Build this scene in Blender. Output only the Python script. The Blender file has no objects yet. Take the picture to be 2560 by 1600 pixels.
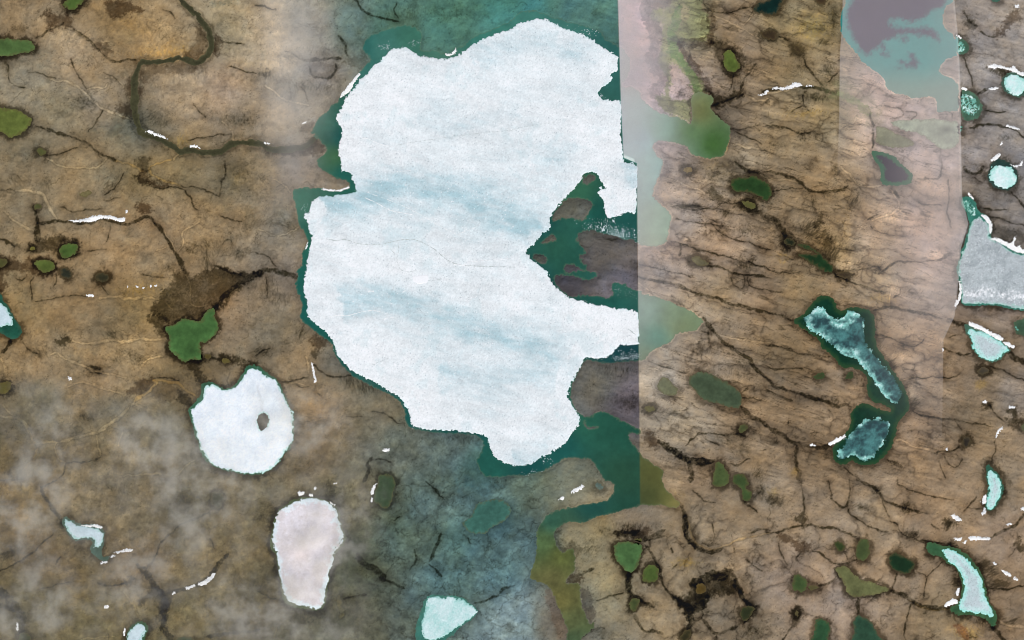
# Arctic tundra seen straight down from the air: a frozen lake, ponds, snow banks, drainage channels.
import bpy, math, random
import numpy as np

# ------------------------------------------------------------------ camera, world, sun, exposure
SC = bpy.context.scene
U = 5.0                        # metres per photograph pixel (the photograph is 2560 x 1600)
ALT = 30000.0
cam_d = bpy.data.cameras.new("camera")
cam = bpy.data.objects.new("camera", cam_d)
SC.collection.objects.link(cam)
cam.location = (0, 0, ALT)
cam_d.sensor_fit = 'HORIZONTAL'
cam_d.angle = 2 * math.atan(1280 * U / (ALT - 6))
cam_d.clip_start = 100
cam_d.clip_end = 400000
SC.camera = cam

SUN_EL, SUN_AZ = math.radians(44), math.radians(165)   # elevation; azimuth clockwise from +Y (north)
world = bpy.data.worlds.new("World")
SC.world = world
world.use_nodes = True
wn = world.node_tree.nodes
sky = wn.new('ShaderNodeTexSky')
sky.sky_type = 'NISHITA'
sky.sun_disc = False
sky.sun_elevation = SUN_EL
sky.sun_rotation = SUN_AZ
bg = wn['Background']
bg.inputs[1].default_value = 0.09
world.node_tree.links.new(sky.outputs[0], bg.inputs[0])

sun_d = bpy.data.lights.new("sun", 'SUN')
sun_d.energy = 3.6
sun_d.angle = math.radians(0.53)
sun_d.color = (1.0, 0.955, 0.89)
sun = bpy.data.objects.new("sun", sun_d)
SC.collection.objects.link(sun)
sun.location = (0, -4000, 8000)
sun.rotation_euler = (math.pi / 2 - SUN_EL, 0, math.pi - SUN_AZ)

SC.view_settings.view_transform = 'Standard'
SC.view_settings.look = 'None'
SC.view_settings.gamma = 1
SC.view_settings.use_curve_mapping = False
SC.view_settings.exposure = 0.0
SC.cycles.max_bounces = 6
SC.cycles.diffuse_bounces = 2
SC.cycles.volume_bounces = 3
SC.cycles.volume_step_rate = 4.0
SC.cycles.volume_max_steps = 64
SC.cycles.filter_width = 1.05
SC.cycles.use_denoising = True

# ------------------------------------------------------------------ raster helpers (fields over the land)
STEP = 1.8
X0, Y0 = -72.0, -72.0
NX, NY = 1504, 970
xs = (X0 + STEP * np.arange(NX)).astype(np.float32)
ys = (Y0 + STEP * np.arange(NY)).astype(np.float32)
PX, PY = np.meshgrid(xs, ys)
K = 1.0                        # light reaching flat ground: picture value = base colour * K

def lin(c):
    c = np.asarray(c, dtype=np.float32) / 255.0
    return (np.where(c <= 0.04045, c / 12.92, ((c + 0.055) / 1.055) ** 2.4) / K).astype(np.float32)

_fy = np.fft.fftfreq(NY, STEP).astype(np.float32)[:, None]
_fx = np.fft.rfftfreq(NX, STEP).astype(np.float32)[None, :]

def noise(seed, wl, beta=None, ax=1.0, ay=1.0, ang=0.0):
    """smooth noise (beta None) or fractal noise with longest wavelength wl pixels; unit deviation"""
    rng = np.random.default_rng(seed)
    F = np.fft.rfft2(rng.standard_normal((NY, NX)).astype(np.float32))
    ca, sa = math.cos(ang), math.sin(ang)
    u = (_fx * ca + _fy * sa) * ax
    v = (-_fx * sa + _fy * ca) * ay
    f = np.sqrt(u * u + v * v) * wl
    if beta is None:
        A = np.exp(-(f / 1.0) ** 2) * (f > 0)
    else:
        A = 1.0 / (1.0 + f * f) ** (beta / 2)
    out = np.fft.irfft2(F * A, s=(NY, NX)).astype(np.float32)
    out -= out.mean()
    return out / out.std()

def sstep(a, b, x):
    t = np.clip((x - a) / (b - a), 0, 1)
    return t * t * (3 - 2 * t)

WXf, WYf = noise(11, 26, 1.5), noise(12, 26, 1.5)       # coastline and channel wobble
WXm, WYm = noise(13, 90, 1.8), noise(14, 90, 1.8)
WXs, WYs = noise(16, 34, 3.0), noise(17, 34, 3.0)       # smoother meanders

Z = 3.78                       # the tracing was done on 640 x 400 pixel tiles enlarged 3.78 times
def T(c, r, s):
    out = []
    for p in s.split():
        a, b = p.split(',')
        out.append((640 * c + float(a) / Z, 400 * r + float(b) / Z))
    return out

def chaikin(p, n=1, closed=True):
    p = np.asarray(p, dtype=np.float32)
    for _ in range(n):
        if closed:
            q = np.roll(p, -1, 0)
            p = np.stack([0.75 * p + 0.25 * q, 0.25 * p + 0.75 * q], 1).reshape(-1, 2)
        else:
            q0, q1 = p[:-1], p[1:]
            m = np.stack([0.75 * q0 + 0.25 * q1, 0.25 * q0 + 0.75 * q1], 1).reshape(-1, 2)
            p = np.concatenate([p[:1], m, p[-1:]])
    return p

def window(p, m):
    p = np.asarray(p)
    x0, y0 = p.min(0) - m
    x1, y1 = p.max(0) + m
    i0 = max(0, int((x0 - X0) / STEP)); i1 = min(NX, int((x1 - X0) / STEP) + 2)
    j0 = max(0, int((y0 - Y0) / STEP)); j1 = min(NY, int((y1 - Y0) / STEP) + 2)
    return (slice(j0, max(j1, j0 + 2)), slice(i0, max(i1, i0 + 2)))

def warped(sl, wob):
    return PX[sl] + wob * WXf[sl], PY[sl] + wob * WYf[sl]

def poly_sdf(p, sl, wob=1.0):
    """signed distance in pixels, positive inside"""
    X, Y = warped(sl, wob)
    d2 = np.full(X.shape, 1e12, np.float32)
    ins = np.zeros(X.shape, bool)
    n = len(p)
    for k in range(n):
        ax, ay = p[k]; bx, by = p[(k + 1) % n]
        ex, ey = bx - ax, by - ay
        L = ex * ex + ey * ey
        if L < 1e-9:
            continue
        wx, wy = X - ax, Y - ay
        t = np.clip((wx * ex + wy * ey) / L, 0, 1)
        np.minimum(d2, (wx - ex * t) ** 2 + (wy - ey * t) ** 2, out=d2)
        if ay != by:
            c = (Y >= min(ay, by)) & (Y < max(ay, by))
            ins ^= c & (X < ax + (Y - ay) * (ex / ey))
    d = np.sqrt(d2)
    return np.where(ins, d, -d)

def line_dist(p, sl, wob=1.0):
    """distance to a polyline and the position 0..1 along it"""
    X, Y = PX[sl] + wob * (WXs[sl] + 0.22 * WXf[sl]), PY[sl] + wob * (WYs[sl] + 0.22 * WYf[sl])
    d2 = np.full(X.shape, 1e12, np.float32)
    tt = np.zeros(X.shape, np.float32)
    n = len(p) - 1
    for k in range(n):
        ax, ay = p[k]; bx, by = p[k + 1]
        ex, ey = bx - ax, by - ay
        L = ex * ex + ey * ey + 1e-9
        wx, wy = X - ax, Y - ay
        t = np.clip((wx * ex + wy * ey) / L, 0, 1)
        q = (wx - ex * t) ** 2 + (wy - ey * t) ** 2
        m = q < d2
        d2 = np.where(m, q, d2)
        tt = np.where(m, (k + t) / n, tt)
    return np.sqrt(d2), tt

# ------------------------------------------------------------------ scene helpers
COL = SC.collection
def W3(x, y, z=0.0):
    return ((x - 1280) * U, (800 - y) * U, z)

def tag(o, label=None, cat=None, group=None, kind=None):
    if label: o['label'] = label
    if cat: o['category'] = cat
    if group: o['group'] = group
    if kind: o['kind'] = kind
    return o

def mesh_obj(name, co, quads, mat, col=None, smooth=True, parent=None, extra=None):
    me = bpy.data.meshes.new(name)
    co = np.ascontiguousarray(co, np.float32); quads = np.ascontiguousarray(quads, np.int32)
    k = quads.shape[1]
    me.vertices.add(len(co)); me.vertices.foreach_set('co', co.ravel())
    me.loops.add(quads.size); me.loops.foreach_set('vertex_index', quads.ravel())
    me.polygons.add(len(quads))
    me.polygons.foreach_set('loop_start', np.arange(0, quads.size, k, dtype=np.int32))
    me.polygons.foreach_set('use_smooth', np.full(len(quads), smooth, bool))
    me.update(calc_edges=True)
    if col is not None:
        at = me.attributes.new('tint', 'FLOAT_COLOR', 'POINT')
        c = np.ones((len(co), 4), np.float32); c[:, :3] = col
        at.data.foreach_set('color', c.ravel())
    me.materials.append(mat)
    o = bpy.data.objects.new(name, me)
    COL.objects.link(o)
    if parent is not None: o.parent = parent
    return o

def patch(name, sl, inc, z, col, mat, parent=None):
    """a mesh over the raster cells whose four corners are in inc"""
    c = inc[:-1, :-1] & inc[1:, :-1] & inc[:-1, 1:] & inc[1:, 1:]
    if not c.any():
        return None
    use = np.zeros(inc.shape, bool)
    use[:-1, :-1] |= c; use[1:, :-1] |= c; use[:-1, 1:] |= c; use[1:, 1:] |= c
    idx = np.full(inc.shape, -1, np.int32); idx[use] = np.arange(use.sum())
    q = np.stack([idx[1:, :-1][c], idx[1:, 1:][c], idx[:-1, 1:][c], idx[:-1, :-1][c]], 1)
    zz = np.broadcast_to(z, inc.shape)
    co = np.stack([(PX[sl][use] - 1280) * U, (800 - PY[sl][use]) * U, zz[use]], 1)
    return mesh_obj(name, co, q, mat, np.broadcast_to(col, inc.shape + (3,))[use], parent=parent)

# ------------------------------------------------------------------ materials
def base_mat(name, rough=0.9, spec=0.2):
    m = bpy.data.materials.new(name); m.use_nodes = True
    nt = m.node_tree; b = nt.nodes['Principled BSDF']
    b.inputs['Roughness'].default_value = rough
    b.inputs['Specular IOR Level'].default_value = spec
    return m, nt, b

def tint_mat(name, rough, spec, grain, scale, bump, dist, detail=6.0, speck=None):
    """colour from the surface's own tint attribute, broken up by fine grain and relief"""
    m, nt, b = base_mat(name, rough, spec)
    N, L = nt.nodes.new, nt.links.new
    at = N('ShaderNodeAttribute'); at.attribute_name = 'tint'
    tc = N('ShaderNodeTexCoord')
    no = N('ShaderNodeTexNoise'); no.inputs['Scale'].default_value = scale; no.inputs['Detail'].default_value = detail
    no.inputs['Roughness'].default_value = 0.65
    L(tc.outputs['Object'], no.inputs['Vector'])
    mr = N('ShaderNodeMapRange')
    mr.inputs[1].default_value = 0.25; mr.inputs[2].default_value = 0.75
    mr.inputs[3].default_value = 1 - grain; mr.inputs[4].default_value = 1 + grain
    L(no.outputs['Fac'], mr.inputs[0])
    mx = N('ShaderNodeMix'); mx.data_type = 'RGBA'; mx.blend_type = 'MULTIPLY'; mx.inputs[0].default_value = 1.0
    cc = N('ShaderNodeCombineColor')
    for i in range(3): L(mr.outputs[0], cc.inputs[i])
    L(at.outputs['Color'], mx.inputs[6]); L(cc.outputs[0], mx.inputs[7])
    last = mx.outputs[2]
    if speck:
        sc_, lo, hi, colr = speck
        n2 = N('ShaderNodeTexNoise'); n2.inputs['Scale'].default_value = sc_; n2.inputs['Detail'].default_value = 2
        L(tc.outputs['Object'], n2.inputs['Vector'])
        r2 = N('ShaderNodeMapRange'); r2.inputs[1].default_value = lo; r2.inputs[2].default_value = hi
        L(n2.outputs['Fac'], r2.inputs[0])
        m2 = N('ShaderNodeMix'); m2.data_type = 'RGBA'; m2.inputs[7].default_value = (*colr, 1)
        L(r2.outputs[0], m2.inputs[0]); L(last, m2.inputs[6]); last = m2.outputs[2]
    L(last, b.inputs['Base Color'])
    if bump:
        bp = N('ShaderNodeBump'); bp.inputs['Strength'].default_value = bump; bp.inputs['Distance'].default_value = dist
        L(no.outputs['Fac'], bp.inputs['Height']); L(bp.outputs[0], b.inputs['Normal'])
    return m

M_GROUND = tint_mat('tundra', 0.95, 0.1, 0.09, 0.05, 0.15, 2.0)
M_WATER = tint_mat('water', 0.35, 0.3, 0.06, 0.012, 0.12, 1.0, 4.0)
M_WATER.node_tree.nodes['Principled BSDF'].inputs['IOR'].default_value = 1.33
M_ICE = tint_mat('lake_ice', 0.7, 0.25, 0.05, 0.03, 0.3, 2.0)
M_SNOW = tint_mat('snow', 0.85, 0.2, 0.06, 0.05, 0.4, 2.0)
# ------------------------------------------------------------------ traced data (tile column+row, then points)
# ground colour, with the teal haze of top and bottom centre painted in (picture x, y, sRGB)
GROUND_PTS = """60,60,150,125,92 200,150,165,140,108 300,60,140,115,80 420,120,170,138,95 560,80,160,143,112 660,60,178,156,125 700,130,192,170,140
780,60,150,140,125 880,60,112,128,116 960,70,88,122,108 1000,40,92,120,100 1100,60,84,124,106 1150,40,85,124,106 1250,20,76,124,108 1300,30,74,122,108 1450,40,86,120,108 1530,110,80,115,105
60,200,145,130,105 150,280,140,125,98 250,260,150,132,108 330,320,120,112,92 450,230,160,138,110 560,220,167,140,112 620,300,150,128,100
700,300,168,148,122 740,230,150,138,122 800,180,145,135,125 60,350,135,118,90 200,380,145,120,85 350,430,135,112,75 450,430,140,118,82
560,450,125,112,88 650,430,150,130,100 740,420,135,120,105 60,480,152,126,90 200,480,152,126,90 300,600,160,131,95 150,700,157,129,92
420,560,152,122,85 520,580,157,129,92 620,560,145,122,92 700,560,130,118,100 60,760,147,121,82 200,760,152,123,85 350,780,135,110,72
560,760,162,131,95 640,720,140,120,95 720,700,130,115,98 680,820,130,115,92 100,900,162,133,95 250,930,152,126,92 330,880,157,129,90
450,950,112,92,62 100,1000,120,108,85 300,1040,125,112,90 420,1080,110,100,78 80,1150,105,88,60 250,1150,125,108,82 400,1170,115,100,75
760,900,145,122,92 850,900,120,110,92 800,1000,150,123,90 780,1120,125,105,78 950,1020,135,120,95 1000,1100,110,112,100 1130,1100,105,115,108
1200,1160,80,110,106 60,1260,120,98,62 200,1260,135,118,92 330,1250,130,112,85 480,1240,108,96,68 600,1300,125,108,78 100,1400,120,100,72
350,1400,128,105,75 500,1400,130,112,82 80,1500,118,105,75 250,1550,118,102,70 450,1540,120,105,75 600,1540,100,86,58 880,1250,118,108,84
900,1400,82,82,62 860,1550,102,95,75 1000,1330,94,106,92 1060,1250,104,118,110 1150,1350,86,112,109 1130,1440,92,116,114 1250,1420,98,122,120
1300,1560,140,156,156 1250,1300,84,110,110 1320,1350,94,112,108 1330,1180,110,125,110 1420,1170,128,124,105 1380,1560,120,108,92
1560,60,175,148,142 1600,150,172,148,142 1650,250,172,150,142 1720,60,150,145,105 1820,60,138,120,92 1800,300,108,96,75 1850,150,152,131,100
1700,560,152,133,108 1650,620,160,138,116 1800,600,147,123,92 1900,480,125,108,78 1850,420,155,135,100 1650,700,167,149,125 1800,740,147,126,92
1700,780,152,133,102 1900,720,135,112,80 1650,950,167,149,118 1750,900,152,131,100 1850,1000,142,119,85 1700,1080,168,150,118 1650,1150,162,143,112
1750,1180,142,121,90 1600,1300,142,126,98 1480,1330,157,139,105 1500,1450,160,143,110 1700,1300,152,133,100 1850,1280,142,121,88 1680,1500,157,139,105
1850,1550,130,112,82 1960,60,145,126,85 2050,60,138,120,80 2000,220,142,123,85 2060,300,142,123,85 1960,330,140,119,82 2200,250,168,142,128
2300,350,172,150,138 2000,470,137,113,75 2100,480,142,119,82 2200,560,152,126,98 2300,560,162,136,118 2360,640,168,144,128 2080,620,142,119,80
2000,720,132,111,75 2180,700,148,122,88 2300,740,158,134,112 1960,880,127,106,72 2000,1000,127,106,75 2050,1150,127,106,75 2230,880,155,129,95
2320,900,160,135,103 2300,1060,138,113,80 2400,900,140,117,85 2480,900,137,120,92 2450,1050,137,117,85 2540,950,137,122,100 2500,1200,148,128,96
2400,1250,148,124,90 2430,60,142,132,116 2500,150,142,134,120 2450,260,142,134,120 2530,300,142,136,124 2450,380,130,122,110 2520,500,125,118,105
2450,500,120,112,98 2540,620,105,100,90 2450,760,120,105,85 2540,770,125,110,90 1960,1260,148,128,97 2050,1280,148,129,100 2200,1300,148,128,96
2300,1280,142,117,83 1980,1450,155,134,107 2100,1500,155,134,107 2250,1450,148,125,92 2350,1530,142,120,83 2500,1350,148,127,99 2500,1500,142,120,89
2400,1400,137,114,81 1430,560,98,94,82 1500,640,96,88,82 1560,720,90,82,78 1420,720,78,72,76 1500,960,112,105,95 1570,1000,104,94,92 1380,1190,105,108,95
1340,940,100,95,85 1300,660,70,72,66"""

# lake water colour (silt, depth), haze paleness painted in beside the seam, picture x, y, sRGB
LAKE_PTS = """910,120,45,112,100 960,120,62,128,112 1030,100,58,122,100 1100,150,70,130,108 1200,80,55,128,110 1320,30,60,128,112 1400,60,58,122,108
1520,120,46,108,98 800,300,52,112,92 850,350,28,92,84 840,390,62,115,75 860,430,30,100,85 750,490,46,112,88 760,580,38,105,85 770,700,28,98,84 760,800,25,95,82
860,920,25,92,80 1000,1050,26,92,82 1180,1080,22,85,78 1240,1150,30,98,82 1320,1170,18,82,76 1400,1120,24,92,82 1480,1060,36,100,78 1560,1080,30,88,68
1560,1190,36,85,62 1560,1290,28,80,62 1480,1260,28,86,74 1380,1300,46,98,76 1360,1360,70,104,62 1400,1390,84,104,52 1380,1450,92,104,60
1400,1500,98,108,58 1420,1560,84,104,62 1430,1595,66,98,64
1390,620,36,92,72 1350,560,24,82,74 1340,700,22,76,72 1420,660,34,92,74 1440,480,50,112,82 1500,540,24,88,74 1570,560,24,86,76 1560,610,60,120,112 1560,700,45,105,88 1520,760,28,92,78 1400,420,34,82,62
1560,860,20,72,74 1590,590,30,90,80
1560,140,150,165,150 1570,190,155,168,150 1570,280,148,188,180 1600,350,148,186,188 1650,320,118,160,138 1720,330,88,122,72 1780,360,66,100,48 1740,280,112,115,66 1700,370,100,130,95
1620,450,148,180,168 1640,550,146,168,144 1630,620,150,165,138 1640,420,140,178,168
1620,780,125,150,132 1680,790,125,145,112 1640,840,88,132,112 1700,815,118,130,92 1615,900,110,128,98
1640,1190,86,88,46 1670,1240,96,98,52 1690,1250,128,118,68 1630,1240,66,72,38 1615,1300,80,92,55"""

# lake ice tint, picture x, y, sRGB
ICE_PTS = """870,280,236,243,245 1000,200,225,236,242 1100,160,222,234,238 1000,250,238,242,248 1150,230,236,236,242 1250,130,212,232,236 1350,90,208,230,232
1400,130,212,228,228 1330,200,222,232,236 1450,150,205,224,222 1380,260,232,234,242 1500,190,226,238,240 1520,250,222,234,234 1450,320,236,240,240
1070,300,208,224,222 1120,330,212,226,228 1240,300,228,236,234 930,340,226,236,240 870,380,238,244,246 1000,400,238,238,240 1150,390,230,232,234
1300,380,216,232,230 1400,390,205,226,226 1530,370,236,242,242 950,470,212,228,230 1050,470,186,210,214 1150,490,178,204,207 1250,520,180,206,210
1320,560,188,212,219 1200,560,188,211,216 900,540,205,224,228 830,510,218,232,230 1000,560,206,222,226 820,600,236,240,238 900,650,240,240,240
1000,680,236,241,242 1080,630,226,234,236 1150,640,232,236,238 1250,640,222,234,238 1310,700,230,238,242 1200,700,226,234,234 900,740,206,222,222
1000,750,198,215,220 850,780,234,240,240 1080,790,202,220,222 1180,760,232,234,236 1280,760,240,238,244 1350,800,206,224,228 1450,790,236,242,244
1550,800,244,246,250 920,880,240,241,244 1000,900,236,238,238 1080,830,214,226,228 1150,940,206,222,224 1250,960,202,218,222 1300,900,208,224,228
1350,860,214,228,232 1420,850,226,236,240 1050,1000,240,242,246 1150,1060,232,236,240 1280,1080,228,236,238 1330,1150,210,228,234 1400,1000,228,238,242
1400,930,216,230,234 1500,480,240,246,248 1560,470,236,242,244 1560,430,205,228,230 1500,420,226,238,240 1590,440,230,238,240"""

SEAM = [(-100, 1543), (0, 1545), (255, 1552), (395, 1559), (408, 1592), (800, 1596), (1200, 1600), (1700, 1602)]
SEAM2 = [(-100, 2382), (0, 2383), (100, 2393), (205, 2398), (490, 2402), (560, 2418), (620, 2400), (700, 2394), (790, 2384), (850, 2356), (1250, 2350), (1700, 2350)]

LAKE = (T(1,0,"990,660 1040,600 1095,558 1060,525 1015,500 1010,420 1060,350 1150,300 1290,260 1430,225 1520,260 1570,320 1560,400 1545,460 1600,485 1700,472 1780,512 1840,522 1895,455 1950,430 2050,350 2200,290 2419,190")
 + T(2,0,"60,115 140,100 240,95 330,140 480,190 560,205 690,245 840,290 880,370 950,410 1000,425 1050,450 1110,560 1120,640 1080,740 1025,800 1040,820 1130,820 1210,870 1215,930 1310,1010 1400,1070 1480,1095 1560,1105 1640,1135 1690,1190 1705,1100 1690,980 1700,900 1760,865 1880,900 1910,940 1870,1010 1900,1060 2000,1150 2070,1200 2060,1290 2030,1400 2000,1470 1900,1500 1800,1490 1690,1450 1640,1370 1500,1340 1400,1320 1340,1350 1330,1400 1370,1480 1425,1500")
 + T(2,1,"1425,60 1390,140 1370,200 1335,260 1330,350 1400,420 1470,470 1500,510 1500,600 1480,660 1475,740 1450,780 1400,810 1310,820 1210,800 1205,900 1205,1265 1300,1270 1400,1310 1500,1340 1600,1390 1700,1430 1810,1510")
 + T(2,2,"1780,50 1750,90 1640,120 1560,120 1520,190 1450,230 1380,260 1300,310 1250,370 1215,392 1050,385 930,410 850,410 760,385 700,375 680,400 620,500 560,620 550,740 590,820 640,880 690,920 760,910 790,870 860,860 930,890 1020,940 1120,1000 1215,1022 1220,1085 1150,1060 1105,1070 1110,1110 1130,1160 1190,1230 1230,1290 1330,1350 1420,1410 1430,1440 1420,1512")
 + T(2,3,"1440,60 1500,130 1560,190 1590,230 1560,260 1490,260 1400,240 1220,230 1130,270 1000,300 860,340 780,350 740,380 700,405 600,400 500,410 430,450 400,510 410,590 440,660 490,690 530,650 590,640 600,780 600,850 560,900 500,950 510,990 590,970 650,990 650,1050 640,1100 660,1180 700,1300 730,1360 790,1340 760,1420 640,1500 600,1620 500,1790 500,1620 520,1512 520,1400 480,1300 440,1200 400,1100 360,1020 300,985 230,965 170,940 180,850 210,770 240,680 230,560 240,460 280,390 350,310 500,270 700,230 860,200 920,180 970,90 955,30 890,10")
 + T(2,2,"850,1480 800,1400 760,1340 700,1310 560,1300 490,1310 400,1370 280,1440 150,1470 0,1475")
 + T(1,2,"2250,1490 2150,1470 2100,1400 2080,1330 2120,1280 2150,1200 2140,1140 2080,1095 1980,1082 1800,1075 1600,1052 1500,1035 1430,1010 1410,920 1400,850 1370,795 1300,724 1150,655 1000,585 900,525 830,455 755,335 725,245 675,192 595,142 495,62 425,0")
 + T(1,1,"410,1460 440,1390 420,1310 380,1240 370,1160 395,1110 385,1050 420,1010 440,950 440,860 480,800 485,740 450,680 400,610 385,520 370,430 350,350 340,290 380,265 480,260 600,265 690,282 780,292 880,262 890,230 850,190 750,170 640,100 580,50 570,0")
 + T(1,0,"600,1490 680,1420 650,1380 590,1300 560,1262 490,1260 550,1220 570,1140 620,1090 690,1040 700,1000 780,970 790,930 870,860 940,740"))
ISLANDS = [
 T(2,1,"510,355 600,360 740,385 770,430 720,480 690,580 580,545 480,545 400,580 375,555 420,480"),
 T(2,1,"690,145 770,135 790,170 740,215 700,230 660,205"),
 T(2,1,"300,760 370,705 410,730 400,775 340,770 270,800"),
 T(2,1,"190,900 250,880 310,910 325,960 300,990 240,950"),
 T(2,1,"660,680 740,662 860,690 1000,730 1130,762 1240,795 1250,1300 1230,1240 1150,1225 1080,1180 980,1150 935,1170 940,1230 960,1275 910,1305 800,1285 680,1275 560,1290 490,1250 420,1180 395,1100 480,1085 580,1100 700,1140 770,1130 810,1080 800,1050 690,1050 600,1045 500,1080 490,990 560,980 620,1020 700,1060 710,1010 650,940 640,900 720,890 660,820 620,760 625,700"),
 T(2,2,"670,935 700,1000 745,1025 800,1010 815,1020 740,1040 690,1010"),
]
ICE_MAIN = (T(1,0,"750,1110 810,1010 870,890 950,810 990,740 1060,690 1100,620 1170,590 1220,510 1290,460 1400,450 1450,460 1500,510 1570,540 1680,540 1800,550 1880,540 1950,490 2050,420 2150,360 2300,310 2419,270")
 + T(2,0,"40,215 150,195 250,175 330,180 400,220 500,270 600,300 700,340 810,410 880,460 940,500 1000,520 1003,600 1003,670 930,705 945,740 920,780 820,850 820,900 850,935 960,955 1030,950 1033,1100 1027,1200 1022,1310 1042,1370 1050,1512")
 + T(2,1,"1060,20 1185,30 1188,200 1176,300 1176,510 1130,500 1090,495 1040,520 990,540 910,550 880,500 870,420 840,350 810,300 830,270 900,275 860,230 830,180 820,140 760,108 720,103 680,128 655,180 600,255 555,310 500,360 450,420 400,480 352,540 358,600 380,640 290,690 240,755 200,800 150,840 140,880 200,955 280,1015 340,1065 370,1135 400,1195 480,1255 560,1305 700,1345 830,1372 960,1402 1100,1412 1190,1432")
 + T(2,2,"1197,0 1200,120 1190,190 1215,230 1150,240 1040,225 990,260 950,320 860,372 780,370 700,350 678,390 615,495 548,612 530,690 530,740 570,810 620,870 640,920 650,960 620,1010 570,1070 520,1140 440,1210 350,1260 250,1320 170,1370 60,1375 0,1370")
 + T(1,2,"2300,1330 2240,1280 2200,1170 2190,1100 2120,1080 1900,1050 1700,1040 1520,1020 1470,990 1460,940 1440,850 1390,780 1330,710 1200,640 1050,550 900,480 860,430 790,360 740,260 720,190 660,120 590,60 510,0")
 + T(1,1,"480,1450 480,1330 445,1220 455,1120 470,1050 490,960 500,870 515,790 530,710 490,650 485,590 450,540 450,510 510,490 520,400 570,350 700,340 850,320 940,310 950,290 930,260 940,230 905,190 910,140 870,110 800,90 810,50 800,0")
 + T(1,0,"780,1430 800,1300 820,1240 780,1160"))
RIVER = T(0,0,"1640,-280 1660,-120 1700,-20 1780,60 1850,130 1920,230 1990,330 2000,430 1960,530 1900,590 1840,600 1760,560 1690,545 1600,560 1500,590 1400,590 1330,590 1295,650 1280,760 1270,900 1270,1050 1300,1180 1340,1260 1400,1300 1500,1310 1600,1370 1700,1430 1790,1420 1880,1440 1980,1450 2080,1440 2150,1400 2190,1350 2280,1340 2419,1350") + T(1,0,"100,1400 200,1420 350,1410 450,1390 520,1330 580,1280")

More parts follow.
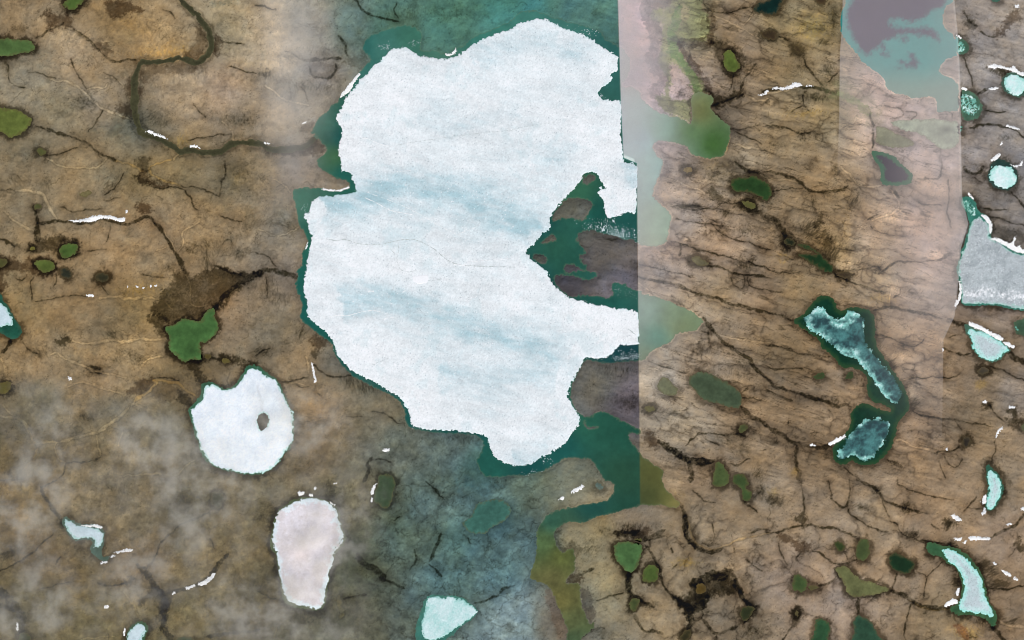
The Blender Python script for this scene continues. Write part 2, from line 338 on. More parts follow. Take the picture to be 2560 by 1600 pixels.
# ponds: tile | sRGB | wet margin 0..1 | label | outline
PONDS = """
00|75,105,45|.9|green pond with a dark bog ring cut by the photo's top edge|590,30 640,10 650,-40 790,-40 785,20 740,55 720,80 690,95 640,90 610,60
00|80,114,58|1|long green pond at the left edge above the pale-rimmed one|-80,380 0,370 60,355 120,375 220,365 290,390 340,450 310,490 200,500 130,525 60,530 0,535 -80,520
00|98,118,52|.9|yellow-green pond with a pale sandy rim at the left edge|-80,1010 0,1020 80,1030 170,1040 220,1080 290,1110 295,1150 250,1230 180,1280 80,1300 60,1270 0,1240 -80,1230
00|80,90,46|.8|tiny square olive pond below the pale-rimmed yellow-green pond|340,1410 400,1390 450,1440 390,1480 350,1450
01|108,108,66|.3|small dull olive pond above the longest snow bank|730,310 850,280 870,310 830,345 770,360
01|80,92,48|.7|tiny green pond left of the longest snow bank|320,420 380,410 405,440 370,470 320,455
01|76,108,46|1|rounded green pond above a flat oblong green one|560,830 620,790 720,780 745,830 700,905 600,930 560,890
01|86,108,46|1|flat oblong green pond between two bogs left of two black pools|320,950 430,935 520,970 525,1040 430,1070 370,1050 350,1010 320,990
01|104,108,42|.9|tiny yellow-green pool in the bog beside the rounded green pond|270,840 310,815 340,840 300,865
01|44,50,34|.9|small round black pool touching the oblong green pond|570,1050 600,1010 650,1015 680,1060 670,1110 620,1125 580,1110
01|46,48,28|1|small black pool with a fuzzy dark rim out on the open tan plain|900,1090 940,1060 1010,1075 1040,1110 1000,1150 940,1155 900,1130
01|78,84,42|.9|small olive pond on the left edge in the oblong pond's bog|-60,930 0,930 60,935 70,980 20,1010 -60,1000
02|72,118,58|1|large bright green lobed lake above the round white ice sheet|1560,100 1570,60 1630,50 1680,10 1750,-20 1830,10 1910,5 1930,-60 1990,-110 2030,-110 2030,-40 2060,20 2070,90 2010,170 1940,220 1890,205 1890,260 1910,320 1915,370 1870,385 1810,375 1760,410 1710,390 1660,330 1600,290 1590,220 1600,160
02|92,92,38|.9|small yellowish pond in a dark smudge at the left edge|-40,610 0,600 60,570 110,600 90,680 40,700 -40,690
02|88,84,38|.6|tiny olive pool just right of the lobed green lake|1920,330 1990,320 2000,360 1930,370
02|92,90,42|.6|tiny olive pool on the bog ring above the round ice sheet|2090,370 2160,360 2180,400 2100,415
03|58,64,32|.8|dark olive oval pond between the round ice and serpentine ice|1990,110 2080,100 2120,150 2100,250 2060,280 1990,230
03|62,72,42|.6|dark green pond where the bottom-left stream leaves the frame|175,1440 260,1440 300,1512 320,1700 160,1700
03|70,84,56|.5|thin green pond on the bottom edge right of the cut-off ice|1650,1500 1720,1480 1790,1482 1860,1512 1850,1580 1700,1580
13|52,78,46|.8|oval dark green pond with a snowy left bank under the big ice|1150,-40 1200,-60 1280,-50 1320,0 1310,100 1290,190 1260,260 1220,270 1150,240 1100,190 1110,120 1140,50
13|62,116,96|.25|teal pond in blue-grey ground below the tip of the big ice|1950,390 2000,370 2050,310 2080,220 2200,190 2300,175 2380,210 2419,300 2350,400 2220,450 2180,510 2060,510 1970,460
20|88,112,46|.8|bright green oval pond in a dark marsh near the wetland|1990,490 2060,470 2100,490 2120,560 2160,610 2140,670 2060,690 2010,650 2000,570
30|12,42,34|.8|nearly black pond cut by the top edge|-130,60 -90,20 0,10 60,-60 150,-60 140,0 110,80 80,130 0,145 -70,120 -140,110
30|58,50,30|.8|small dark brown pond below the nearly black one|-90,320 -50,290 20,285 70,290 95,330 60,380 -20,370
30|52,44,24|.9|slim dark slanting pool in tan ground near the purple lake|235,430 280,430 320,470 320,515 280,500 245,460
30|66,56,34|.7|brown pool cut by the top edge left of the purple lake|450,-30 560,-30 545,30 490,50 455,20
21|124,116,72|.8|tiny tan-olive pond in the stony marsh by the lake's pale bay|1610,90 1650,65 1700,75 1705,110 1660,125 1615,115
21|40,72,32|.9|dark green three-lobed pond in the stony marsh|2060,190 2120,160 2200,170 2280,145 2360,180 2420,220 2460,290 2430,380 2380,390 2330,340 2250,310 2150,310 2080,280
21|86,94,46|.9|olive slanting pond under the three-lobed dark green pond|2160,390 2210,380 2290,410 2310,450 2280,475 2210,440
21|100,102,70|.8|slim grey-green pond among the slanting ridges|1690,920 1750,900 1830,940 1870,980 1840,1005 1740,990 1690,960
22|108,120,82|.5|pale green crescent pond on the sandy spit|1370,590 1430,530 1490,560 1510,610 1590,650 1550,720 1440,710 1390,670
22|72,94,64|.6|big slanting dark green pond beside the pale crescent pond|1650,590 1700,510 1790,480 1880,500 1960,560 2080,610 2160,680 2175,780 2150,845 2050,830 1950,790 1830,770 1760,720 1720,640
22|95,100,58|.8|tiny olive pond below the pale crescent pond|1240,830 1300,805 1370,840 1290,880
22|72,86,46|.9|small dark pond below the big slanting pond|2140,1000 2200,970 2240,1010 2200,1060 2140,1080
23|72,94,48|.8|green bag-shaped pond left of two joined dark green ponds|1890,50 1900,0 1910,-100 1920,-170 1980,-170 2020,-110 2050,-60 2060,20 2000,60 1920,70
23|58,82,40|.8|two joined dark green ponds shaped like a peanut|2080,0 2110,-50 2170,-70 2220,-20 2240,40 2200,80 2270,110 2270,180 2210,210 2170,170 2170,80 2100,50
23|92,120,104|.5|tiny grey-green pond at the tip of the snowy spit|770,60 800,10 860,50 870,90 820,110
23|72,114,60|1|bright green heart-shaped pond|960,600 1080,575 1160,590 1230,600 1235,680 1200,800 1130,890 1060,840 990,770 960,690
23|74,100,42|1|green teardrop pond below the heart-shaped pond|1220,900 1270,810 1330,790 1400,860 1370,950 1290,975 1240,950
23|68,84,42|1|small green pond on the dark stream under the teardrop pond|1100,1190 1130,1110 1210,1120 1200,1200 1160,1250 1110,1230
23|86,74,28|.6|round rusty brown pool in the black marsh|1720,1030 1750,980 1800,975 1840,1010 1835,1060 1790,1085 1740,1075
23|46,56,26|.9|angular black-green pond beside the round tan knoll|2150,1200 2260,1190 2310,1210 2230,1330 2160,1330
23|52,52,24|1|dark brown pond at the bottom edge below the forked streams|1580,1470 1640,1420 1690,1400 1690,1460 1660,1530 1600,1560
23|82,88,42|.7|tiny olive pool touching the top of the heart-shaped pond|1145,550 1220,545 1225,592 1170,582
31|32,42,22|.9|small black pond heading a chain of dark pools|150,760 200,730 260,770 240,810 170,815
31|28,60,28|.9|long dark green forked pond in the chain of dark pools|270,900 330,880 420,900 480,890 400,850 290,810 280,785 380,800 460,860 530,920 630,1020 620,1075 520,1050 420,990 380,960
31|62,54,34|.8|brown pool at the tail of the chain of dark pools|640,1050 800,1060 790,1100 700,1130 650,1090
32|66,66,36|.7|small olive lozenge pond left of the S-shaped lake|420,540 480,490 550,500 520,560 450,565
32|62,56,34|.7|small triangular brown pond beside the S-shaped lake's waist|720,540 790,480 820,520 800,560 730,560
32|64,62,46|.9|fuzzy dark pool under the teardrop ice|1980,470 2020,435 2080,450 2090,490 2040,520 1990,510
32|48,46,34|.9|fuzzy dark oval pool above a looping channel|1830,1140 1860,1095 1910,1110 1920,1160 1890,1210 1840,1200
32|84,96,66|.5|green pond cut by the right edge near scattered snow|2400,970 2450,950 2500,1000 2490,1060 2420,1060 2390,1020
33|52,72,32|.8|small dark green triangular pond beside a taller green one|620,610 650,580 720,590 735,640 690,690 640,640
33|72,92,48|.8|upright oblong green pond between the small and the dark ponds|830,640 860,560 920,545 965,590 960,690 930,770 850,760 825,720
33|22,52,26|.9|very dark green egg-shaped pond left of the curved turquoise ice|1145,700 1200,685 1280,720 1360,760 1390,800 1350,880 1260,890 1170,840 1140,780
33|104,116,68|.9|large pale olive bone-shaped pond|640,820 720,810 780,850 830,910 890,945 960,950 1050,990 1150,1020 1130,1050 1020,1090 900,1100 800,1110 750,1080 730,1000 690,920 640,860
33|66,92,46|.8|green pear-shaped pond left of the bone-shaped pond|250,900 290,885 340,920 380,970 370,1040 300,1060 230,1040 225,980
33|84,86,48|.8|small murky pool trailing from the pear-shaped pond|385,1000 450,990 480,1010 430,1045 388,1035
33|44,86,50|.8|dark green pond cut by the bottom edge left of the flared one|450,1320 510,1300 570,1340 590,1400 570,1512 560,1700 380,1700 400,1512 440,1430
33|44,82,56|.8|flared dark green pond cut by the bottom edge below the bone-shaped pond|800,1330 850,1270 900,1300 980,1330 1010,1400 1040,1480 1110,1530 1140,1700 760,1700 780,1512 810,1430
33|70,70,38|1|tiny dark oval pool in a bog above the bottom-edge ponds|255,1240 280,1225 295,1260 275,1295 255,1275
30|150,158,132|.2|large pale green pond beneath the purple lake|1160,1150 1300,1130 1420,1130 1560,1125 1760,1140 1809,1150 1809,1340 1770,1400 1680,1410 1590,1390 1540,1340 1480,1290 1380,1250 1250,1220 1170,1180
30|130,142,104|.4|slanting grey-green pond beside the large pale green pond|1020,1190 1060,1180 1200,1250 1330,1310 1400,1360 1330,1390 1200,1400 1060,1370 1010,1340 1020,1280
31|78,74,78|.3|boot-shaped pond with a green rim and dark purple middle|960,-70 1010,-85 1080,-80 1180,-50 1240,20 1330,90 1380,170 1350,230 1250,240 1180,260 1090,230 1065,180 1070,100 1040,50 1000,0
"""

# partly frozen waters: tile | water sRGB | margin | pond label | pond outline
FROZEN = """
02|46,96,70|.7|green-rimmed water under the round ice sheet with the islet|2330,430 2419,425 2520,490 2620,560 2670,650 2710,760 2765,870 2780,940 2778,1110 2760,1200 2690,1260 2650,1340 2580,1400 2500,1450 2419,1470 2250,1455 2090,1410 1965,1360 1915,1280 1875,1180 1825,1070 1812,960 1775,870 1790,820 1880,740 1900,680 1890,600 1980,570 2060,620 2120,655 2190,635 2240,590 2290,510
13|58,76,40|.9|murky green water around the tall pinkish ice slab|400,160 560,160 700,200 790,280 800,420 870,530 840,600 760,690 700,850 690,950 670,1080 660,1180 600,1240 480,1220 330,1200 260,1160 230,1050 210,850 180,700 130,640 140,480 190,300 290,230
13|62,118,104|.3|teal water around the turquoise ice at the bottom edge|1600,1110 1700,1085 1900,1090 2000,1145 2105,1220 2060,1300 1900,1415 1790,1530 1700,1700 1560,1700 1520,1512 1500,1420 1540,1300 1580,1200
03|66,92,78|.6|greenish open water along the serpentine ice|580,350 650,350 760,415 880,412 975,432 998,510 978,600 962,680 985,740 1035,720 1030,760 960,772 890,715 845,660 875,610 865,575 800,566 740,584 645,535 598,440
03|46,78,50|.8|green water around the cut-off ice on the bottom edge|1200,1440 1240,1370 1320,1325 1400,1360 1405,1400 1370,1490 1350,1600 1190,1600
01|34,84,66|.8|dark teal pond with white ice on the left edge|-80,1200 0,1240 30,1330 100,1420 155,1512 210,1602 200,1665 140,1702 60,1675 0,1635 -80,1600
31|54,116,100|.8|green shore lead of the large grey ice on the right edge|1822,345 1900,330 1960,390 2000,490 2065,525 2115,600 2120,650 2095,735 2170,765 2240,795 2330,850 2419,880 2700,960 2700,1460 2419,1420 2300,1398 2150,1378 2000,1368 1870,1382 1815,1345 1815,1210 1780,1090 1795,960 1830,850 1855,760 1895,660 1905,600 1880,500 1822,430
31|40,64,58|.8|dark ring of water around the round turquoise ice disc|2110,60 2130,0 2170,-30 2230,0 2290,20 2350,80 2375,170 2350,240 2280,290 2220,295 2140,260 2080,200 2068,140
30|62,92,78|.8|green water around the round pale ice near the curved snow bank|2205,760 2240,700 2300,672 2380,688 2460,750 2475,850 2425,918 2340,918 2255,875 2210,830
30|66,96,78|.7|green pond with broken turquoise ice against the purple lake|1765,340 1800,340 1880,390 1905,450 1890,500 1850,520 1795,512 1775,420
30|72,104,84|.7|six-sided green pond filled with broken turquoise ice|1822,848 1880,848 1960,880 2000,950 2042,1030 1992,1112 1900,1152 1825,1110
30|70,112,92|.7|sliver of icy green pond below the six-sided pond|1815,1180 1845,1190 1838,1250 1815,1278
30|60,100,84|.5|small teal pond cut by the top edge near the right|2110,-40 2210,-40 2195,10 2160,22 2120,8
32|70,108,90|.7|water edge of the teardrop-shaped ice|1850,35 1900,45 2000,88 2150,155 2275,245 2298,292 2240,318 2205,382 2120,402 2035,388 1970,335 1930,262 1912,182 1868,105
32|12,54,36|.6|dark green S-shaped lake with thin grey ice|230,10 280,-15 330,-45 400,-140 450,-200 520,-230 600,-220 640,-170 640,-115 700,-80 760,-120 850,-120 940,-110 990,-60 1018,0 1010,120 1020,230 1100,350 1200,500 1290,620 1330,750 1350,820 1310,890 1240,950 1220,1020 1200,1120 1150,1230 1090,1310 1000,1360 900,1380 830,1350 800,1320 720,1370 650,1360 620,1300 605,1215 640,1160 720,1090 770,1010 782,960 770,880 840,800 930,790 1040,840 1140,872 1180,850 1100,800 990,770 940,690 930,630 950,560 880,470 800,450 720,455 660,420 640,370 560,300 500,260 490,190 400,130 310,70
33|52,88,56|.9|dark green water around the curved turquoise ice|1490,600 1550,588 1650,622 1760,630 1865,690 1958,785 2030,900 2060,1000 2072,1115 2125,1205 2175,1280 2155,1370 2120,1390 2080,1335 2020,1295 1900,1272 1800,1277 1725,1245 1715,1200 1795,1180 1822,1080 1840,980 1810,885 1740,805 1655,765 1638,722 1540,712 1500,670
33|40,86,68|.8|green pond around the banana-shaped turquoise ice|2050,-140 2085,-155 2110,-120 2130,-110 2170,-62 2205,-10 2235,80 2205,172 2155,255 2112,308 2052,285 2045,220 2072,130 2085,50 2060,-10 2065,-80
32|66,92,70|.6|dark green pond with a flake of ice cut by the right edge|2325,25 2380,0 2480,-30 2480,160 2419,150 2355,130 2325,70
"""

# ice: tile | style | label | outline | (optional) hole
ICES = """
02|snowy|round white ice sheet with a dark islet|2360,460 2419,455 2500,520 2570,550 2630,600 2660,680 2700,760 2750,860 2770,930 2768,1100 2758,1180 2690,1240 2650,1330 2580,1390 2500,1440 2419,1455 2250,1440 2100,1400 1980,1350 1930,1270 1890,1180 1840,1060 1830,960 1800,860 1850,820 1910,740 1930,680 1930,620 2000,600 2060,640 2120,670 2190,650 2260,600 2310,520|2459,870 2519,890 2549,950 2519,1020 2469,1045 2429,1010 2424,930
13|pinkish|tall pinkish white ice slab with a frayed right side|420,180 560,175 680,210 770,290 780,400 800,450 850,540 790,600 740,690 730,770 690,850 680,950 650,1050 640,1170 580,1220 460,1195 330,1165 270,1090 240,1000 220,860 200,720 160,600 160,470 180,390 200,310 300,250
13|fan|pale turquoise ice fan at the bottom edge in teal water|1640,1110 1870,1100 1960,1140 2060,1190 2090,1230 2050,1290 1950,1360 1850,1420 1780,1490 1650,1530 1580,1490 1560,1350 1600,1230 1610,1150
03|grey|pale grey serpentine ice with a snowy upper edge|610,380 640,370 700,400 760,435 900,460 970,480 985,520 960,590 930,640 890,640 910,590 880,550 800,545 740,565 680,530 640,480 620,430
03|grey|small pale ice lump cut by the bottom edge|1310,1350 1390,1390 1350,1480 1335,1560 1205,1560 1205,1460 1250,1390
01|grey|white ragged ice scrap on the left edge|-60,1310 0,1340 60,1420 120,1480 130,1535 100,1572 50,1562 0,1587 -60,1580
31|speckle|large speckled grey ice sheet cut by the right edge|1920,590 1990,540 2060,580 2090,640 2085,740 2180,780 2250,830 2330,870 2419,900 2680,980 2680,1440 2419,1400 2300,1380 2150,1360 2000,1350 1870,1365 1830,1330 1830,1200 1800,1080 1810,960 1850,850 1880,760 1900,660
31|broken|broken turquoise ice strip above the large speckled ice|1826,380 1880,370 1930,410 1970,470 1960,510 1930,540 1905,500 1860,450 1828,425
31|aqua|round turquoise ice disc with a dark rim|2110,80 2160,50 2230,45 2300,70 2345,130 2355,190 2320,250 2260,272 2190,262 2120,210 2090,150
30|aqua|round pale ice with a grey core beside the curved snow bank|2222,770 2260,712 2330,697 2400,730 2440,800 2405,888 2340,903 2262,858
30|broken|broken ice in the small pond against the purple lake|1786,400 1820,395 1865,440 1845,488 1792,490
30|broken|broken turquoise ice filling the six-sided pond|1828,880 1900,890 1960,940 2012,1020 1965,1092 1880,1085 1828,1050
30|broken|tiny ice scrap below the six-sided pond|1817,1195 1836,1205 1828,1240 1817,1250
32|mint|teardrop-shaped pale turquoise ice under a straight snow bank|1895,75 1960,90 2060,130 2180,190 2275,262 2270,290 2225,305 2195,365 2120,388 2045,378 1985,330 1942,260 1925,180 1890,115
32|thin|long thin dark ice in the upper arm of the S-shaped lake|350,50 370,90 480,140 560,210 640,290 720,350 800,350 860,420 950,510 1000,590 1060,680 1130,760 1200,810 1250,770 1280,700 1250,620 1180,520 1080,410 980,290 920,190 910,90 930,0 920,-20 850,-60 790,-95 750,-100 720,-20 640,-10 570,-60 520,-130 480,-150 420,-100 365,-40 330,-10
32|thin|dark thin ice with white edges in the lower S-shaped lake|900,920 960,950 1060,900 1080,920 1060,960 1120,930 1160,960 1150,1040 1120,1150 1060,1230 1000,1310 930,1340 860,1320 800,1270 760,1300 690,1340 650,1290 650,1220 720,1170 750,1100 820,1020 890,960
33|mint|long curved bright turquoise ice flaring at its lower end|1645,650 1740,650 1850,720 1930,800 2000,900 2040,1000 2045,1110 2100,1190 2140,1280 2110,1295 2040,1260 1900,1250 1800,1230 1800,1180 1840,1090 1860,990 1830,880 1760,800 1670,740
33|mint|banana-shaped turquoise ice near the right edge|2085,-80 2110,-90 2150,-50 2195,0 2212,70 2195,160 2145,245 2108,290 2065,275 2060,215 2085,130 2098,50 2075,-10
32|broken|small ice flake on the pond at the right edge|2335,50 2360,70 2370,110 2350,110
"""

SNOW = """
00|snow bank along the river's inner bend|1370,1240 1420,1230 1470,1265 1540,1280 1600,1320 1560,1312 1480,1282 1400,1256
00|smaller snow bank further along the river's lower reach|1795,1368 1850,1372 1900,1405 1850,1390 1800,1390
01|longest wavy snow bank above a dark channel on the tan plain|640,565 720,570 800,560 840,540 900,530 950,515 1000,530 1050,525 1090,540 1140,555 1185,535 1190,575 1150,585 1080,570 1020,550 940,557 890,580 800,585 700,588
01|tiny snow patch above the right end of the longest snow bank|1188,480 1207,468 1207,497 1190,507
01|short flat snow strip beside the pale stream left of the large bog|815,1272 892,1274 882,1292 820,1290
01|snow fleck at the left end of a short row of five|1196,1188 1214,1184 1208,1200 1198,1202
01|second snow fleck in the short row of five|1288,1190 1312,1192 1316,1208 1296,1210
01|middle snow fleck of the short row of five|1348,1196 1366,1200 1364,1218 1350,1214
01|fourth snow fleck in the short row of five|1416,1182 1434,1184 1432,1202 1418,1200
01|last snow fleck of the row of five beside the bog|1464,1176 1480,1178 1478,1194 1466,1194
02|lone square white snow patch left of the branching tan stream|640,550 662,533 684,555 660,577
03|snow rim along the top of the serpentine ice|760,428 860,423 900,418 966,438 962,462 880,442 800,438
03|broken snow strip right of the serpentine ice|1080,685 1150,660 1220,648 1267,655 1255,672 1180,677 1090,692
03|small snow scrap under the broken strip by the serpentine ice|1040,720 1090,708 1092,725 1050,732
03|snow scrap at the tail of the serpentine ice|940,785 1010,763 1012,778 950,797
03|smaller of two snow banks on the lower dark stream|1745,1020 1790,1000 1845,983 1842,1002 1790,1032 1760,1034
03|larger curved snow bank on the lower dark stream|1873,975 1950,938 2000,888 2036,868 2032,905 1980,962 1910,1002 1885,1002
03|tiny snow fleck downstream of the two banks on the dark stream|1618,1070 1655,1053 1655,1072 1630,1082
03|lone snow patch on the mottled plain above the cut-off ice|978,1190 1022,1183 1028,1205 1000,1218
03|thin upright snow sliver beside the bottom-left stream|154,1352 174,1354 166,1432 154,1428
03|thin snow sliver left of the cut-off ice|1162,1440 1184,1392 1188,1450 1170,1478
10|long snow bank on the shore facing the big ice|788,910 850,838 910,758 940,718 992,678 976,722 932,772 900,842 822,912 795,932
10|white crescent snow bank in the teal shallows above the big ice|1780,508 1830,510 1870,488 1893,448 1898,480 1874,512 1830,528 1790,522
10|small snow patch on the shore above the river mouth|433,1166 470,1148 482,1160 440,1175
10|thin snow line along the river just before its mouth|70,1342 110,1350 165,1358 130,1366 90,1358
11|curved snow edge under the pointed headland|608,266 690,275 750,290 820,275 880,248 884,266 800,292 740,300 660,287
11|thin snow sliver on the lake's left shore below the headland|494,768 482,815 464,855 468,820 482,785
12|crooked white snow sliver between the round ice and big ice|513,390 532,400 547,460 552,510 572,560 567,582 550,587 553,550 528,497 538,480 523,430
12|small oval snow patch above the oval dark green pond|1193,1230 1240,1213 1278,1225 1240,1252 1205,1246
13|snow patch above the left shoulder of the pinkish ice slab|398,108 450,113 465,130 420,150 403,137
13|snow dot touching the top of the pinkish ice slab|498,128 530,128 538,157 508,160
13|heart-shaped snow dot above the pinkish ice slab|540,72 577,68 560,100
13|small flat snow dot highest above the pinkish ice slab|722,28 767,22 740,42
13|snow bank on the left shore of the oval dark green pond|1147,22 1124,60 1112,110 1090,152 1083,130 1093,80 1118,45
13|small snow tip at the lower left of the oval pond|1083,168 1100,175 1097,217 1083,207
13|thin snow edge on the right shoulder of the pinkish slab|693,197 747,233 737,243 698,217
23|larger snow bank on the narrow spit under the big ice|553,125 600,78 660,43 682,58 652,92 600,117
23|smaller snow streak on the narrow spit under the big ice|428,186 490,153 502,175 450,197
30|white snow streak where the pale stream leaves the green wetland|-120,898 -40,892 -18,855 0,848 -2,875 -40,902
30|peaked snow bank along the dark stream near the purple lake|40,842 70,820 150,830 220,800 260,778 290,788 330,808 290,817 240,832 170,847 80,842 50,852
30|slim snow streak right of the peaked snow bank|348,812 400,803 435,815 370,823
30|long curved snow bank over the round pale ice|2068,627 2120,603 2200,618 2300,648 2320,622 2352,658 2440,705 2440,728 2350,693 2300,668 2200,643 2090,643
30|short snow strip left of the round pale ice|2088,830 2150,823 2188,828 2140,850 2093,848
30|thin snow bank on the dark curved channel at upper right|2235,1183 2290,1183 2382,1213 2372,1228 2300,1213
30|small tilted snow patch above the round turquoise disc|2188,1360 2215,1338 2224,1358 2195,1378
30|slanting snow bank just above the round turquoise disc|2098,1512 2150,1463 2198,1448 2198,1472 2140,1520 2110,1530
30|white oval snow patch near the top right corner|2326,50 2370,42 2380,65 2335,75
30|thin snow edge on the pond against the purple lake|1768,322 1792,328 1845,372 1800,355
30|thin snow edge on the six-sided pond|1818,817 1850,822 1895,857 1850,850
31|forked snow bank right of the round turquoise disc|2280,38 2340,58 2380,38 2400,8 2410,20 2392,62 2330,68
31|snow bank above the broken turquoise strip|1878,292 1920,328 1955,372 1930,365 1890,323
31|tall snow bank on the upper shore of the speckled ice|1998,513 2060,523 2107,578 2124,615 2107,693 2088,682 2093,620 2063,572
31|ragged snow bank on the right shore of the speckled ice|2088,745 2160,733 2240,773 2290,795 2340,718 2345,735 2312,800 2360,828 2380,790 2382,830 2440,855 2440,888 2330,862 2240,803 2160,767
31|narrow snow bank at the lower left of the speckled ice|1803,1118 1832,1190 1828,1290 1780,1392 1758,1392 1768,1340 1798,1310 1812,1210
32|straight snow bank along the teardrop ice|1888,8 2000,48 2100,108 2222,168 2232,192 2180,192 2080,132 1960,72 1890,42
32|short snow bank at the tip of the teardrop ice|2218,207 2280,212 2345,255 2320,268 2250,238
32|white snow cap at the head of a short dark gully|2018,775 2050,758 2078,773 2050,788
32|snow cap right of the short dark gully|2263,813 2320,807 2340,830 2290,838
32|snow bank on the left shore of the lower S-shaped lake|563,1170 610,1138 680,1108 737,1078 733,1112 660,1152 590,1183
32|small snow strip on the dark stream left of the S-shaped lake|388,1178 430,1172 464,1188 420,1194
32|thin bent snow streak on a narrow channel at the right|2148,1112 2158,1060 2183,1018 2232,1013 2192,1037 2167,1092 2150,1124
32|tiny snow dot on the stream end left of the teardrop ice|1642,285 1655,270 1668,282 1655,297
32|tiny snow dot above the looping channel|1680,1215 1695,1207 1702,1228 1685,1232
33|white snow wedge on a dark fuzzy slope|1728,330 1770,322 1792,348 1833,365 1822,388 1780,382 1738,352
33|long level snow bank ending at a dark stream|1888,540 1940,528 1980,533 2010,543 2097,543 2097,572 2030,567 1970,562 1908,572
33|tilted snow patch left of the long level snow bank|1838,602 1870,562 1884,575 1860,608
33|ragged snow patch above the curved turquoise ice's top|1743,560 1790,547 1842,547 1810,583
33|broad snow patch left of the curved ice's lower end|1662,1197 1690,1148 1740,1122 1760,1133 1803,1138 1782,1173 1730,1188 1680,1198
33|thin upright snow sliver left of the curved turquoise ice|1772,1082 1800,1008 1814,1020 1787,1102
33|snow tail at the lower end of the banana-shaped ice|2007,322 2040,288 2048,250 2062,300 2035,333
33|ragged snow on the left side of the banana-shaped ice|2028,160 2060,128 2068,160 2052,222 2018,232
33|snow patch cut by the right edge near the banana-shaped ice|2378,270 2419,248 2450,260 2440,285 2400,288
33|first snow scrap on the combed slope right of the curved ice|2118,768 2168,790 2140,812
33|middle snow scrap on the combed slope right of the curved ice|2198,838 2240,858 2280,878 2304,912 2270,902 2220,877
33|last snow scrap on the combed slope right of the curved ice|2318,908 2372,938 2350,958 2323,937
33|broken snow flecks over the right-hand dark stream|2240,417 2290,407 2310,415 2270,432
"""
PURPLE = T(3,0,"735,-300 735,0 720,60 690,130 685,250 700,330 760,410 830,500 900,590 1000,660 1080,710 1120,770 1110,820 1170,870 1260,890 1370,930 1480,920 1560,910 1590,940 1590,1020 1600,1058 1750,1050 1810,1060 1810,820 1790,780 1700,720 1620,690 1605,670 1640,600 1690,550 1790,530 1780,480 1765,335 1700,290 1660,260 1650,180 1660,120 1680,60 1740,20 1755,0 1755,-300")
PURPLE_DEEP = [T(3,0,"790,-300 790,0 750,130 760,230 800,310 840,400 880,480 950,520 1000,470 1040,400 1150,350 1250,310 1500,320 1640,390 1570,270 1300,275 1150,260 1130,200 1160,165 1350,205 1530,140 1500,115 1650,60 1690,0 1690,-300"),
 T(3,0,"1340,520 1380,525 1420,630 1330,625 1280,605 1235,575 1270,575 1330,605 1370,570"), T(3,0,"1210,655 1250,625 1270,635 1235,665"), T(3,0,"1060,500 1110,495 1155,515 1120,530"),
 T(3,0,"1260,360 1300,345 1280,390"), T(3,0,"1070,410 1095,405 1090,455 1070,450")]

